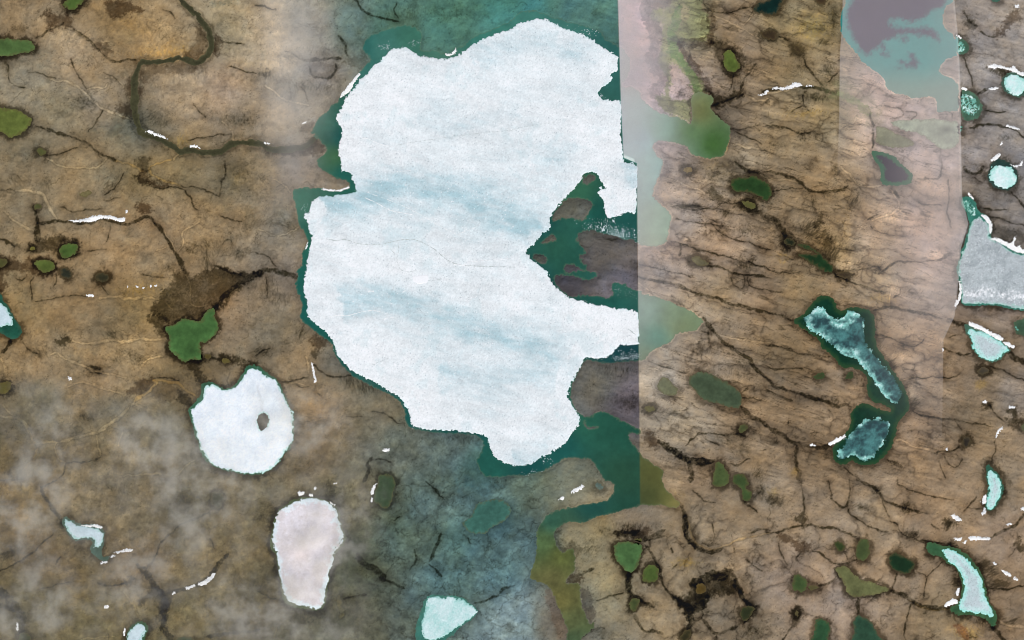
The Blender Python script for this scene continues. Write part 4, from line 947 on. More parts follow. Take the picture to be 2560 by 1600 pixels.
# soft patches: tile kind x y rx ry alpha     k dark, o rust/orange, y straw, w pale dry, n blue-grey
BLOTS = """
00 o 1500 490 240 70 .45;00 y 1700 470 110 60 .45;00 k 2250 1130 200 60 .5;00 k 1480 1150 170 90 .45;00 k 800 970 120 80 .5;00 n 1150 1220 320 130 .5;00 w 560 330 180 70 .35;00 n 420 500 130 60 .45
00 k 180 280 70 50 .4;00 w 1650 980 150 80 .3;00 k 440 120 60 30 .5;00 k 20 620 90 70 .4;00 o 1250 260 250 120 .3;00 n 2150 20 140 25 .6
01 k 1820 830 110 60 .6;01 k 2300 100 120 100 .35;01 n 980 130 180 90 .35;01 o 2230 210 60 90 .3;01 k 430 240 60 90 .3;01 k 2320 870 120 30 .5;01 o 1500 1130 140 60 .3;01 k 2100 70 90 120 .25;01 w 1350 640 180 90 .25
01 n 1180 760 120 90 .3;01 n 2380 480 80 160 .35
02 k 90 620 150 110 .55;02 w 700 750 180 90 .35;02 k 1250 330 50 40 .5;02 o 800 320 260 60 .2;02 k 1000 400 60 40 .3;02 k 830 500 90 30 .5;02 k 100 1040 200 70 .35;02 k 200 1480 160 60 .6;02 k 430 1300 200 40 .4;02 y 500 1380 200 70 .35;02 k 560 1100 200 60 .3;02 k 820 920 90 40 .5
03 y 200 380 90 160 .45;03 k 130 650 160 80 .5;03 k 1750 200 200 130 .5;03 k 780 650 120 60 .35;03 k 660 830 130 50 .35;03 k 2250 950 160 60 .3;03 w 1150 210 130 70 .25
10 w 220 250 60 400 .45;10 n 1000 330 220 120 .35;10 k 90 690 90 30 .6;10 k 90 280 80 20 .4;10 o 0 600 200 40 .25
11 k 40 170 80 25 .6;11 n 280 520 120 90 .3
12 k 950 1150 120 100 .35;12 k 60 310 100 40 .4;12 n 900 640 250 70 .35;12 k 350 1350 160 130 .35;12 k 900 1260 60 20 .5
13 k 700 120 220 70 .5;13 k 100 300 180 200 .45;13 k 850 1180 120 70 .3;13 k 560 1310 280 80 .4;13 k 1000 480 160 60 .3;13 n 1600 300 300 200 .3;13 n 2000 60 400 60 .5;13 k 2150 1060 140 40 .35
20 k 2380 330 80 50 .3;20 k 2250 620 120 60 .3;20 u 1700 560 90 90 .3;20 y 1850 370 60 60 .3
21 k 1680 440 110 30 .45;21 k 1650 50 120 40 .35;21 y 1950 80 150 60 .3;21 k 2230 950 50 30 .7;21 k 2100 1100 90 30 .3;21 k 1400 950 140 60 .35;21 k 1200 1000 160 60 .3
22 k 1880 110 90 40 .5;22 k 1500 880 120 40 .35;22 k 1100 780 160 60 .45;22 k 1190 870 120 80 .3;22 k 2100 1080 160 40 .4;22 k 2180 1230 110 70 .35
23 k 1880 580 110 30 .7;23 k 1130 500 120 40 .6;23 k 2250 1440 130 80 .7;23 k 880 490 50 50 .5;23 y 1640 780 80 30 .5;23 y 1460 180 130 50 .8;23 k 1150 640 0 0 0;23 k 820 1450 160 60 .5;23 k 1550 180 40 40 .3
30 y 420 250 180 140 .4;30 k 620 150 60 130 .5;30 k 420 900 160 30 .6;30 k 620 760 90 60 .4;30 k 320 1260 50 30 .8;30 k 600 350 120 60 .3
31 k 610 790 40 50 .7;31 k 720 830 90 60 .4;31 o 750 600 40 180 .35;31 y 140 910 60 30 .7;31 k 560 330 30 60 .4;31 k 2000 80 90 50 .35;31 k 760 1300 200 40 .3;31 w 350 720 120 50 .25
32 k 1780 830 70 40 .4;32 k 1200 1370 90 40 .5;32 k 1330 600 60 40 .3;32 k 540 1270 40 60 .4;32 k 410 1260 50 30 .4;32 k 2040 470 110 50 .35;32 k 1880 1150 80 70 .5;32 k 820 1420 160 40 .3;32 k 30 150 60 30 .2
33 k 1030 90 50 40 .8;33 k 1310 260 50 50 .8;33 k 1730 620 60 30 .9;33 k 2080 1030 90 40 .6;33 k 2150 920 150 120 .3;33 k 1790 960 50 90 .5;33 k 930 240 60 30 .4;33 o 1850 1380 140 60 .5;33 k 1900 1480 90 40 .7;33 k 60 430 40 30 .6;33 y 900 490 0 0 0;33 y 60 110 60 30 .5
"""

# combed streaks on slopes: tile x y rx ry count length angle(deg, 0 = right, 90 = down) spread tone
HAIRS = """
00 800 960 130 90 60 26 200 25 d;00 1560 300 200 140 120 14 90 60 d;00 2250 1120 180 60 90 16 92 8 d;00 1700 1310 90 70 40 22 95 20 y;00 1500 500 250 60 120 12 85 20 o;00 700 330 200 60 50 18 120 20 p;00 850 560 120 60 40 16 100 30 d
00 1450 1120 180 90 70 18 150 30 d;00 1780 700 300 60 60 20 92 6 p;00 300 900 200 120 50 12 100 50 d;00 620 280 100 40 30 14 110 20 p
01 1960 930 60 120 60 30 80 15 d;01 1600 1000 50 60 30 18 100 30 d;01 1300 1220 220 50 70 16 70 25 y;01 1080 230 120 90 40 30 130 15 d;01 1960 780 120 50 60 18 60 20 d;01 2150 840 150 80 40 20 110 25 d;01 150 160 90 60 30 30 40 20 d;01 440 200 60 60 30 18 80 30 d;01 2300 560 100 100 30 20 90 30 d;01 2230 690 120 60 40 18 80 30 d
01 1700 560 200 100 60 14 20 60 d;01 1950 500 150 60 60 12 20 60 d;01 2200 1070 150 30 60 14 80 20 d;01 1250 260 60 60 20 14 40 40 d;01 1600 180 200 40 60 10 60 40 d
02 1050 110 90 60 50 26 50 12 d;02 350 290 150 70 60 24 60 25 d;02 800 910 80 60 40 20 60 15 d;02 1300 380 80 50 40 18 30 30 d;02 1080 370 60 40 25 16 60 15 d;02 1480 1000 250 100 40 20 70 20 d;02 900 450 120 50 50 20 25 10 d;02 1400 850 150 60 40 16 40 20 d;02 620 140 60 40 30 16 60 40 d;02 1100 300 60 40 20 14 60 30 d
03 80 680 130 80 60 26 130 20 d;03 1700 130 150 60 60 18 30 30 p;03 250 380 60 80 40 14 120 30 y;03 1150 40 80 60 40 22 95 10 d;03 1950 1180 60 30 20 12 50 40 d
10 480 250 120 40 40 20 15 15 d;10 100 690 70 30 50 16 85 25 d;10 300 520 140 40 50 20 30 20 d;10 400 780 100 60 40 22 70 25 d;10 620 480 160 90 60 10 90 20 d;10 1500 100 300 80 60 24 80 20 d;10 650 820 200 30 60 12 95 12 d
11 120 1180 90 120 40 40 90 6 d;11 240 1290 90 60 30 30 95 20 d;11 80 300 120 80 40 12 60 60 d;11 260 600 120 50 40 26 30 15 d;11 100 560 160 60 30 18 120 20 d
12 1020 610 120 60 80 26 75 12 d;12 880 560 60 30 30 22 75 12 d;12 440 90 60 60 30 30 120 12 d;12 430 950 130 60 60 26 165 12 d;12 640 960 120 60 40 18 175 20 d;12 820 890 80 60 40 8 60 90 d;12 1900 1110 200 40 60 18 85 15 d;12 280 220 60 40 30 10 60 90 d;12 1280 1280 40 40 20 10 60 90 d;12 60 290 90 40 40 24 150 12 d
13 1250 680 150 120 120 6 60 90 d;13 900 330 120 60 80 8 40 90 d;13 1450 150 150 80 90 6 60 90 d
20 2250 620 100 70 80 16 120 40 d;20 2150 780 80 60 60 14 110 40 d;20 1950 380 80 40 40 14 80 60 d;20 2300 300 80 30 20 14 60 40 d;20 1600 880 80 50 120 5 60 90 d;20 2060 260 60 30 30 12 30 30 d
21 1950 660 120 60 80 18 50 35 d;21 2200 650 120 60 80 16 100 40 d;21 2030 480 60 50 50 18 110 20 d;21 1900 150 160 70 160 8 60 90 d;21 1650 440 160 20 60 24 8 8 d;21 2160 980 60 40 30 14 80 30 d;21 1560 1380 140 40 40 24 60 10 d;21 2230 1000 50 40 40 14 60 90 d;21 1550 200 120 60 80 8 40 90 d;21 840 430 120 40 40 26 8 8 d;21 920 750 100 20 30 20 8 8 d
22 880 470 160 60 40 22 95 8 d;22 1070 460 120 50 30 24 95 8 d;22 950 740 160 60 40 18 95 20 d;22 1140 740 90 80 40 18 95 20 d;22 2080 480 250 100 120 14 100 20 d;22 2320 640 90 60 40 12 40 60 d;22 2000 1120 90 40 40 20 40 20 d;22 1820 260 160 60 60 14 100 15 d;22 2200 380 160 60 60 18 35 10 d;22 2330 1450 60 60 60 16 120 20 d;22 1400 1080 200 60 60 8 60 90 d
23 730 640 80 100 60 16 120 30 d;23 1290 1170 80 30 40 16 60 40 d;23 1960 1000 120 80 100 14 60 60 d;23 1120 420 150 30 60 18 95 8 d;23 2050 800 200 50 50 16 60 40 p;23 1850 1240 60 40 30 14 170 20 d;23 2340 100 70 60 80 14 60 50 d;23 1660 780 120 40 60 12 160 50 y;23 2250 950 90 60 60 10 60 90 d
30 450 910 140 30 90 16 90 10 d;30 420 250 160 120 120 16 70 40 y;30 620 150 40 120 60 20 60 30 d;30 560 640 80 60 60 18 70 20 d;30 540 390 60 20 30 20 150 20 d;30 280 640 120 80 60 14 60 40 d;30 60 1370 100 60 60 12 50 60 d;30 860 1120 100 40 50 20 20 20 p;30 850 1400 80 60 40 30 40 12 p;30 350 1060 200 40 60 16 130 20 y;30 1890 190 60 60 60 10 60 80 d;30 2240 1290 80 30 30 14 60 40 d
31 560 760 60 120 90 32 110 14 d;31 700 850 70 110 90 32 112 14 p;31 620 880 60 60 60 30 120 14 d;31 760 960 120 50 60 24 120 16 p;31 420 590 60 60 40 30 130 10 d;31 470 680 120 60 60 34 150 12 d;31 830 370 60 60 40 26 110 15 d;31 1180 520 80 40 40 20 85 15 p;31 1160 1180 80 60 40 28 75 25 p;31 1570 890 90 50 50 30 40 10 p;31 640 90 40 50 40 14 60 60 d;31 1060 1300 120 60 60 16 75 30 y;31 430 380 30 80 30 22 85 12 d;31 260 640 120 80 60 14 110 30 d
31 50 560 60 60 40 12 60 80 d;31 880 1500 140 40 40 16 80 30 d
32 1190 420 50 70 60 22 140 12 d;32 1240 330 60 30 30 20 150 12 p;32 1380 680 60 80 60 20 150 14 p;32 1400 780 60 60 60 18 150 14 d;32 2020 590 60 30 40 18 115 10 y;32 880 560 60 80 40 20 60 40 d;32 250 1430 40 40 30 12 10 60 y;32 1300 240 80 40 40 14 110 30 d;32 640 760 80 40 60 10 60 80 d;32 480 740 80 30 50 10 60 80 d;32 60 1140 60 30 30 14 110 20 d
33 2120 880 120 110 130 26 155 10 d;33 2060 780 50 40 50 24 155 10 d;33 2230 980 90 50 70 24 165 10 d;33 1790 940 40 90 70 20 170 16 d;33 1730 600 50 40 40 16 100 40 d;33 2250 100 40 60 40 18 170 20 d;33 2010 230 40 60 40 18 0 20 d;33 1300 250 50 40 40 10 60 90 d;33 880 250 90 40 50 14 150 20 d;33 60 180 90 50 60 18 120 30 d;33 1240 1070 90 40 60 14 60 40 d;33 2020 1320 100 40 60 20 80 25 d;33 1880 1430 120 50 60 24 50 20 y;33 1720 400 60 30 60 16 120 20 d;33 2300 1320 90 50 40 26 150 15 d
33 1480 1250 60 30 30 10 60 90 d;33 1380 500 60 30 40 12 110 40 d;33 120 840 120 60 40 10 60 80 d
"""
# ------------------------------------------------------------------ fields from the traced data
def interp(pts, sel=None, power=3.2, soft=28.0):
    """smooth colour field through scattered samples, evaluated on a coarse raster and resampled"""
    P = np.array([[float(v) for v in p.split(',')] for p in pts.split()], np.float32)
    if pts is GROUND_PTS:
        px_, py_ = P[:, :1], P[:, 1:2]
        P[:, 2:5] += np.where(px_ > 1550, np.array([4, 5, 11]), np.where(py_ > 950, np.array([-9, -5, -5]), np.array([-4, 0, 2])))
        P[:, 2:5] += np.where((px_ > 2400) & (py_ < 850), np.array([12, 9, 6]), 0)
        P[:, 2:5] += np.where((px_ > 1545) & (px_ < 1720) & (py_ < 1000), np.array([18, 18, 18]), 0) + np.where((px_ > 2110) & (px_ < 2400) & (py_ < 800), np.array([20, 22, 18]), 0)  # haze paleness painted into the ground under both haze strips
    if sel is not None: P = P[sel(P[:, 0], P[:, 1])]
    q = 4
    cx, cy = PX[::q, ::q], PY[::q, ::q]
    acc = np.zeros(cx.shape + (3,), np.float32); ws = np.zeros(cx.shape, np.float32)
    C = lin(P[:, 2:5])
    for k in range(len(P)):
        w = ((cx - P[k, 0]) ** 2 + (cy - P[k, 1]) ** 2 + soft * soft) ** (-power / 2)
        acc += w[..., None] * C[k]; ws += w
    acc /= ws[..., None]
    fy = np.arange(NY) / q; fx = np.arange(NX) / q
    y0 = np.minimum(fy.astype(int), cx.shape[0] - 2); x0 = np.minimum(fx.astype(int), cx.shape[1] - 2)
    ty = (fy - y0)[:, None, None].clip(0, 1); tx = (fx - x0)[None, :, None].clip(0, 1)
    a = acc[y0] * (1 - ty) + acc[y0 + 1] * ty
    return (a[:, x0] * (1 - tx) + a[:, x0 + 1] * tx).astype(np.float32)

def curve_x(tab, y):
    t = np.array(tab, np.float32)
    return np.interp(y, t[:, 0], t[:, 1]).astype(np.float32)

seam_x = curve_x(SEAM, ys)[:, None]; seam2_x = curve_x(SEAM2, ys)[:, None]
n_edge = noise(15, 8, 1.2)
isR1 = sstep(-2, 2, PX - seam_x)
inL = lambda x, y: x < curve_x(SEAM, y)
inM = lambda x, y: (x >= curve_x(SEAM, y)) & ((x < curve_x(SEAM2, y)) | (y > 850)) | (y > 1270)
inR = lambda x, y: (x >= curve_x(SEAM2, y)) & (y < 1300)
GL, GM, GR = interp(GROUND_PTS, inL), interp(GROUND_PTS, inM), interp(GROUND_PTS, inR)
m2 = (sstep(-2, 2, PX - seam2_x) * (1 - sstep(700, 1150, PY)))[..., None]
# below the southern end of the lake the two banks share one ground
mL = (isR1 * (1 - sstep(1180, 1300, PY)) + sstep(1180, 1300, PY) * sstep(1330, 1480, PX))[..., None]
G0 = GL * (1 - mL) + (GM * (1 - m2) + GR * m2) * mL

n1, n2, n3 = noise(1, 260, 2.0), noise(2, 60, 1.7), noise(3, 14, 1.2)
hue = noise(4, 180, 1.8)
nw = noise(18, 22, 2.4)
ridge = noise(5, 13, 2.2, ax=7.0, ang=math.radians(13))
ridge2 = noise(6, 34, 2.4, ax=5.0, ang=math.radians(14))
fur = noise(7, 5, 2.0, ax=5.0, ang=math.radians(90))
furh = noise(8, 6, 2.0, ax=6.0, ang=math.radians(4))
mott = noise(9, 26, 1.8)
right = sstep(1330, 1420, PX) * (1 - sstep(1180, 1350, PY))
left = 1 - sstep(700, 1000, PX)
lum = 0.08 * n1 + (0.045 + 0.015 * left) * n2 + 0.02 * n3 + right * (0.03 * ridge + 0.06 * ridge2) + left * (0.04 * fur * sstep(-.5, 1.2, n2) + 0.04 * furh * sstep(-.3, 1.5, -n2))  # ridge terms paint lit crests into the colour
sw = sstep(880, 1150, PY) * (1 - sstep(1250, 1420, PX))
lum = lum + sw * (0.09 * mott + 0.10 * noise(19, 60, 2.0))
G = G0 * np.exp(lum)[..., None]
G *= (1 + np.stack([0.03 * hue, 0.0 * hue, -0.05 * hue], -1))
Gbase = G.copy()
CARVE = np.zeros((NY, NX), np.float32)

MUL = {'d': (.17, .17, .12), 'p': (1.6, 1.58, 1.52), 'o': (1.42, 1.27, .92), 'b': (.33, .29, .25), 'k': (.17, .165, .115), 'u': (.42, .40, .42),
       'y': (1.25, 1.15, .75), 'w': (1.3, 1.28, 1.25), 'n': (.72, .84, .92)}
ABS = {'v': (104, 124, 74), 'g': (140, 140, 98), 'r': (112, 70, 44)}
def blend(sl, kind, a):
    a = a[..., None]
    g = G[sl]
    if kind == 't': tgt = Gbase[sl] * 1.06
    elif kind in ABS: tgt = lin(ABS[kind]) * np.exp(0.03 * n3[sl] + 0.07 * n2[sl])[..., None]
    else: tgt = g * np.array(MUL[kind], np.float32)
    G[sl] = g * (1 - a) + tgt * a

for line in AREAS.strip().splitlines():
    hd, pts = line.split(':'); t, kind, al = hd.split()
    p = chaikin(T(int(t[0]), int(t[1]), pts), 1)
    sl = window(p, 14)
    bog = kind in 'kb'
    s = poly_sdf(p, sl, 3.2 if bog else 2.2) + (1.5 * n_edge[sl] + 2.5 * nw[sl] + 2.0 if bog else 1.2 * n_edge[sl])
    a = sstep(-7.0 if bog else -3.5, 4.5 if bog else 3.0, s) * min(1.0, float(al) * 1.12) * (1.0 if kind in 'gtr' else 0.97 + 0.10 * np.clip(n3[sl] + n2[sl], -2.0, 0.5))
    blend(sl, kind, np.clip(a, 0, 1))
    if kind in 'kbu': CARVE[sl] = np.maximum(CARVE[sl], 0.6 * a)
# grey mud arms and the green thread through the wetland
def stroke(kind, w, pts, wob=1.5, al=0.92, taper=True, halo=True):
    w = w * (1.3 + 0.25 * min(1.0, max(0.0, (w - 2) / 2.5))) + 0.3
    p = chaikin(pts, 2, closed=False)
    sl = window(p, 6 * w + 8)
    d, t = line_dist(p, sl, wob)
    ww = w * 0.5 * (1 + 0.22 * nw[sl])
    if taper: ww = ww * (0.55 + 0.45 * np.clip(8 * np.minimum(t, 1 - t), 0, 1))
    a = sstep(1.3, -1.0, d - ww)
    if kind in 'po':
        blend(sl, 'd', 0.30 * sstep(2.6, 0, d - ww - 1.0) * (1 - a))
        blend(sl, kind, np.clip(a * al * (0.75 + 0.25 * n2[sl]), 0, 1))
    else:
        if halo: blend(sl, 'b' if kind == 'd' else kind, 0.42 * np.exp(-(d / (2.0 * w + 4)) ** 2) * (0.75 + 0.4 * np.clip(n2[sl], -1, 1)))
        blend(sl, kind, np.clip(a * al * (0.95 + 0.2 * np.clip(n3[sl] + n2[sl], -2, 1)), 0, 1))
    CARVE[sl] = np.maximum(CARVE[sl], a * min(1.0, w / 5))

for pts, w, k in ((T(2,0,"1275,70 1290,180 1350,260 1360,400 1340,520 1370,620 1430,700 1430,780 1360,880"), 22, 'u'),
                  (T(2,0,"1870,150 1890,260 1880,380"), 13, 'b'), (T(2,0,"1585,430 1600,395 1750,400 1880,390"), 13, 'b'),
                  (T(2,0,"1580,420 1620,520 1700,600 1760,720 1840,790 1850,870"), 14, 'b'),
                  (T(2,0,"1560,80 1550,200 1510,340 1500,450 1560,560 1640,620 1720,740 1760,860 1740,980"), 13, 'v'),
                  (T(2,0,"1690,950 1690,1060 1695,1150"), 8, 'b')):
    stroke(k, w, pts, 2.0, 0.85, taper=False, halo=False)

for it in BLOTS.replace('\n', ';').split(';'):
    it = it.split()
    if len(it) < 7 or float(it[6]) == 0: continue
    t, kind = it[0], it[1]
    x, y, rx, ry, al = [float(v) for v in it[2:]]
    cx, cy = T(int(t[0]), int(t[1]), "%f,%f" % (x, y))[0]
    rx /= Z; ry /= Z
    sl = window([(cx - rx * 2, cy - ry * 2), (cx + rx * 2, cy + ry * 2)], 10)
    r = np.sqrt(((PX[sl] + 5 * WXf[sl] - cx) / rx) ** 2 + ((PY[sl] + 5 * WYf[sl] - cy) / ry) ** 2)
    a = np.clip(al * 1.05 * np.exp(-r ** 2.2) * (0.9 + 0.3 * n3[sl] + 0.25 * n2[sl]), 0, 1)
    blend(sl, kind, a)

# ---- natural drainage: polygon cracks, short branching gullies, combed streaks, stipple
def worley(cell, seed, wx, wy, ang=0.0, stretch=1.0):
    rng = np.random.default_rng(seed)
    gx, gy = int(3900 / cell) + 6, int(3900 / cell) + 6
    J = rng.random((gy, gx, 2)).astype(np.float32)
    ca, sa = math.cos(ang), math.sin(ang)
    X = ((PX * ca + PY * sa) / stretch + wx + 150) / cell; Y = (-PX * sa + PY * ca + wy + 900) / cell
    ix, iy = np.floor(X).astype(int), np.floor(Y).astype(int)
    f1 = np.full(X.shape, 9, np.float32); f2 = f1.copy()
    for dy in (-1, 0, 1):
        for dx in (-1, 0, 1):
            jx = np.clip(ix + dx, 0, gx - 1); jy = np.clip(iy + dy, 0, gy - 1)
            d = np.hypot(jx + J[jy, jx, 0] - X, jy + J[jy, jx, 1] - Y)
            f2 = np.where(d < f1, f1, np.minimum(f2, d)); f1 = np.minimum(f1, d)
    return (f2 - f1) * cell
full = (slice(0, NY), slice(0, NX))
# mossy smudges and drier straw-coloured patches
for sd, wl, kd, st in ((21, 60, 'k', .30), (22, 28, 'k', .20), (23, 60, 'w', .30), (24, 50, 'n', .28)):
    blend(full, kd, sstep(0.9, 2.6, noise(sd, wl, 2.2) + 0.25 * n3) * st * (1 - 0.45 * sstep(1500, 1650, PX)) * (1 - 0.8 * sstep(860, 1000, PX) * sstep(1100, 1200, PY) * (1 - sstep(1330, 1420, PX))))
WXl, WYl = noise(44, 110, 3.2), noise(45, 110, 3.2)
# low plates between wet troughs, tops lit and edges shaded in the colour: long and slanting on the right, round towards the bottom
e_long = worley(50, 37, 4 * WXs + 8 * WXl, 1.6 * WYs + 6 * WYl + 0.3 * WYf, math.radians(15), 4.6)
e_round = worley(88, 38, 6 * WXs + 9 * WXl, 6 * WYs + 9 * WYl)
south = sstep(1120, 1330, PY)
e_pl = e_long * (1 - south) + e_round * south
zr = sstep(1560, 1700, PX) * (1 - 0.55 * sstep(2330, 2420, PX))
gp = sstep(-1.2, 0.6, noise(39, 120, 1.8))
dome = 0.75 * sstep(0, 14 + 4 * south, e_pl) + 0.4 * sstep(8, 34, e_pl)
DOME = dome * zr
G *= np.exp(zr * gp * (0.46 * dome - 0.34))[..., None]
blend(full, 'b', np.exp(-(e_pl / 2.4) ** 2) * 0.5 * zr * gp)
blend(full, 'd', np.exp(-(e_pl / 1.3) ** 2) * (0.22 + 0.28 * south) * zr * sstep(-0.3, 0.9, noise(40, 60, 1.6)))
e_left = worley(74, 42, 9 * WXm + 4 * WXs, 9 * WYm + 4 * WYs)
zl_ = 1 - sstep(1300, 1500, PX)
G *= np.exp(zl_ * gp * (0.24 * sstep(0, 22, e_left) - 0.15))[..., None]
blend(full, 'd', np.exp(-(e_left / 1.2) ** 2) * 0.4 * zl_ * sstep(0.0, 1.0, noise(46, 60, 1.6)))
for cell, seed, wid, st, br in ((64, 31, 1.5, 0.35, 33), (118, 32, 1.9, 0.4, 34), (30, 35, 1.1, 0.25, 36)):
    e = worley(cell, seed, 8 * WXl + 6 * WXs + 0.8 * WXf, 8 * WYl + 6 * WYs + 0.8 * WYf)
    gate = sstep(-0.1, 1.0, noise(br, 70, 1.6))
    zone = 0.5 - 0.45 * zr * (1 - south)
    blend(full, 'd', np.exp(-(e / wid) ** 2) * st * gate * zone)
    if cell > 40: blend(full, 'b', np.exp(-(e / (wid * 4.5)) ** 2) * 0.10 * gate * zone)

def splat(x, y, w, buf):
    u = (x - X0) / STEP; v = (y - Y0) / STEP
    i = np.floor(u).astype(int); j = np.floor(v).astype(int)
    ok = (i >= 0) & (i < NX - 1) & (j >= 0) & (j < NY - 1)
    i, j, u, v, w = i[ok], j[ok], u[ok], v[ok], w[ok]
    fx, fy = u - i, v - j
    for dj, di, f in ((0, 0, (1 - fx) * (1 - fy)), (0, 1, fx * (1 - fy)), (1, 0, (1 - fx) * fy), (1, 1, fx * fy)):
        np.add.at(buf, (j + dj, i + di), f * w)

def strands(x, y, ang, L, w, rng, buf, bend=0.02, wander=0.05):
    n = len(x); steps = int(np.max(L))
    k = rng.normal(0, bend, n)
    for s in range(steps):
        live = s < L
        ww = np.where(live, w * (1 - s / np.maximum(L, 1)) ** 0.6, 0)
        splat(x, y, ww.astype(np.float32), buf)
        ang = ang + k + rng.normal(0, wander, n)
        x = x + np.cos(ang); y = y + np.sin(ang)

rng = np.random.default_rng(77)
buf = {c: np.zeros((NY, NX), np.float32) for c in 'dpyo'}
for it in HAIRS.replace('\n', ';').split(';'):
    it = it.split()
    if len(it) < 10: continue
    t = it[0]; x, y, rx, ry, n, L, an, sp = [float(v) for v in it[1:9]]
    cx, cy = T(int(t[0]), int(t[1]), "%f,%f" % (x, y))[0]
    n = int(n)
    n *= 3
    strands(cx + rx / Z * rng.normal(0, .6, n), cy + ry / Z * rng.normal(0, .6, n), np.radians(an + rng.normal(0, sp, n)), L * rng.uniform(.4, 1.2, n), (0.13 if it[9] == 'd' else 0.2) * rng.uniform(.2, 1, n), rng, buf[it[9]])
# loose gullies everywhere on land: runs along the slope of the ridges on the right, any way on the left
for n, L, w in ((1500, 14, .25), (420, 42, .36)):
    x = rng.uniform(-60, 2620, n); y = rng.uniform(-60, 1660, n)
    a = np.where(x > 1600, math.radians(13) + rng.normal(0, .45, n), rng.uniform(0, 6.28, n))
    strands(x, y, a, L * rng.uniform(.4, 1.2, n), w * rng.uniform(.3, 1, n), rng, buf['d'], 0.03, 0.22)
n = 900
x = rng.uniform(-60, 2620, n); y = rng.uniform(-60, 1660, n)
strands(x, y, np.where(x > 1600, math.radians(13) + rng.normal(0, .5, n), rng.uniform(0, 6.28, n)), 20 * rng.uniform(.4, 1.2, n), .16 * rng.uniform(.3, 1, n), rng, buf['p'], 0.03, 0.15)
for c in 'poyd':
    blend(full, c, np.clip(buf[c] * 1.25, 0, 0.85))
# thread-like gullies along the zero lines of smooth relief
for sd, wl, be, wd_, st in ((61, 46, 2.6, .04, .55), (62, 24, 2.6, .04, .35), (63, 80, 2.8, .03, .6)):
    zl = noise(sd, wl, be); gt = sstep(0.2, 1.3, noise(sd + 10, 90, 1.8))
    blend(full, 'd', np.exp(-(zl / wd_) ** 2) * st * gt)
    blend(full, 'p', np.exp(-((zl - 2.6 * wd_) / wd_) ** 2) * st * 0.25 * gt)
# long near-parallel rills between the ridges on the right, relief shading painted along their sides
for sd, wl, wd_, st in ((81, 20, .10, .62), (82, 34, .07, .7)):
    zl = noise(sd, wl, 3.0, ax=7.0, ang=math.radians(15)); gt = sstep(-0.5, 0.7, noise(sd + 10, 70, 1.8)) * sstep(1560, 1680, PX) * (1 - south) * (1 - 0.6 * sstep(2330, 2420, PX))
    blend(full, 'd', np.exp(-(zl / wd_) ** 2) * st * gt)
    blend(full, 'w', np.exp(-((zl - 3.2 * wd_) / (1.8 * wd_)) ** 2) * 0.55 * gt)
    blend(full, 'b', np.exp(-((zl + 1.6 * wd_) / (1.8 * wd_)) ** 2) * 0.30 * gt)
spots = noise(41, 55, 1.6)
sp = (rng.random((NY, NX)) < 0.045 * sstep(0.3, 2.0, spots)).astype(np.float32)
sp = np.maximum(sp, 0.7 * np.roll(sp, 1, 1) * (rng.random((NY, NX)) < .5))
blend(full, 'd', sp * 0.55)
grit = rng.standard_normal((NY, NX)).astype(np.float32)
G *= np.exp(0.03 * grit)[..., None]

for line in STROKES.strip().splitlines():
    hd, pts = line.split(':'); t, kind, w = hd.split()
    stroke(kind, float(w), T(int(t[0]), int(t[1]), pts))

# ------------------------------------------------------------------ waters (signed distances)
Wall = np.full((NY, NX), -1e3, np.float32)
MARG = np.zeros((NY, NX), np.float32)
def add_water(sl, s, marg):
    m = s > Wall[sl]
    MARG[sl] = np.where(m, marg, MARG[sl])
    Wall[sl] = np.maximum(Wall[sl], s)

lake_p = chaikin(LAKE, 1)
sl_lake = window(lake_p, 60)
S_lake = poly_sdf(lake_p, sl_lake, 1.3)
for isl in ISLANDS:
    q = chaikin(isl, 1); w = window(q, 60)
    s = np.full((NY, NX), -1e3, np.float32); s[w] = poly_sdf(q, w, 1.6)
    S_lake = np.minimum(S_lake, -s[sl_lake])
add_water(sl_lake, S_lake, 0.22)

river_p = chaikin(RIVER, 2, closed=False)
sl_riv = window(river_p, 60)
d, t = line_dist(river_p, sl_riv, 1.6)
S_riv = 7.0 + 1.4 * n2[sl_riv] - d
add_water(sl_riv, S_riv, 0.5)

pur_p = chaikin(PURPLE, 1)
sl_pur = window(pur_p, 60)
S_pur = poly_sdf(pur_p, sl_pur, 1.2)
add_water(sl_pur, S_pur, 0.12)

waters = []                    # (kind, colour, label, window, sdf)
for kind, block in (('pond', PONDS), ('frozen', FROZEN)):
    for line in block.strip().splitlines():
        f = line.split('|'); t = f[0]
        p = chaikin(T(int(t[0]), int(t[1]), f[4]), 2)
        sl = window(p, 60)
        s = poly_sdf(p, sl, 1.3)
        waters.append([kind, [float(v) for v in f[1].split(',')], f[3], sl, s, float(f[2])])
ices = []
for line in ICES.strip().splitlines():
    f = line.split('|'); t = f[0]
    p = chaikin(T(int(t[0]), int(t[1]), f[3]), 2)
    sl = window(p, 20)
    s = poly_sdf(p, sl, 1.6)
    if len(f) > 4:
        q = chaikin(T(int(t[0]), int(t[1]), f[4]), 2)
        hs = poly_sdf(q, sl, 1.5)
        s = np.minimum(s, -hs)
        for w in waters:       # the islet stands in the water under this ice
            if 'round ice sheet with the islet' in w[2]:
                w[4] = np.minimum(w[4], -poly_sdf(q, w[3], 1.5) - 1)
    ices.append((f[1], f[2], sl, s))
for w in waters: add_water(w[3], w[4], w[5])

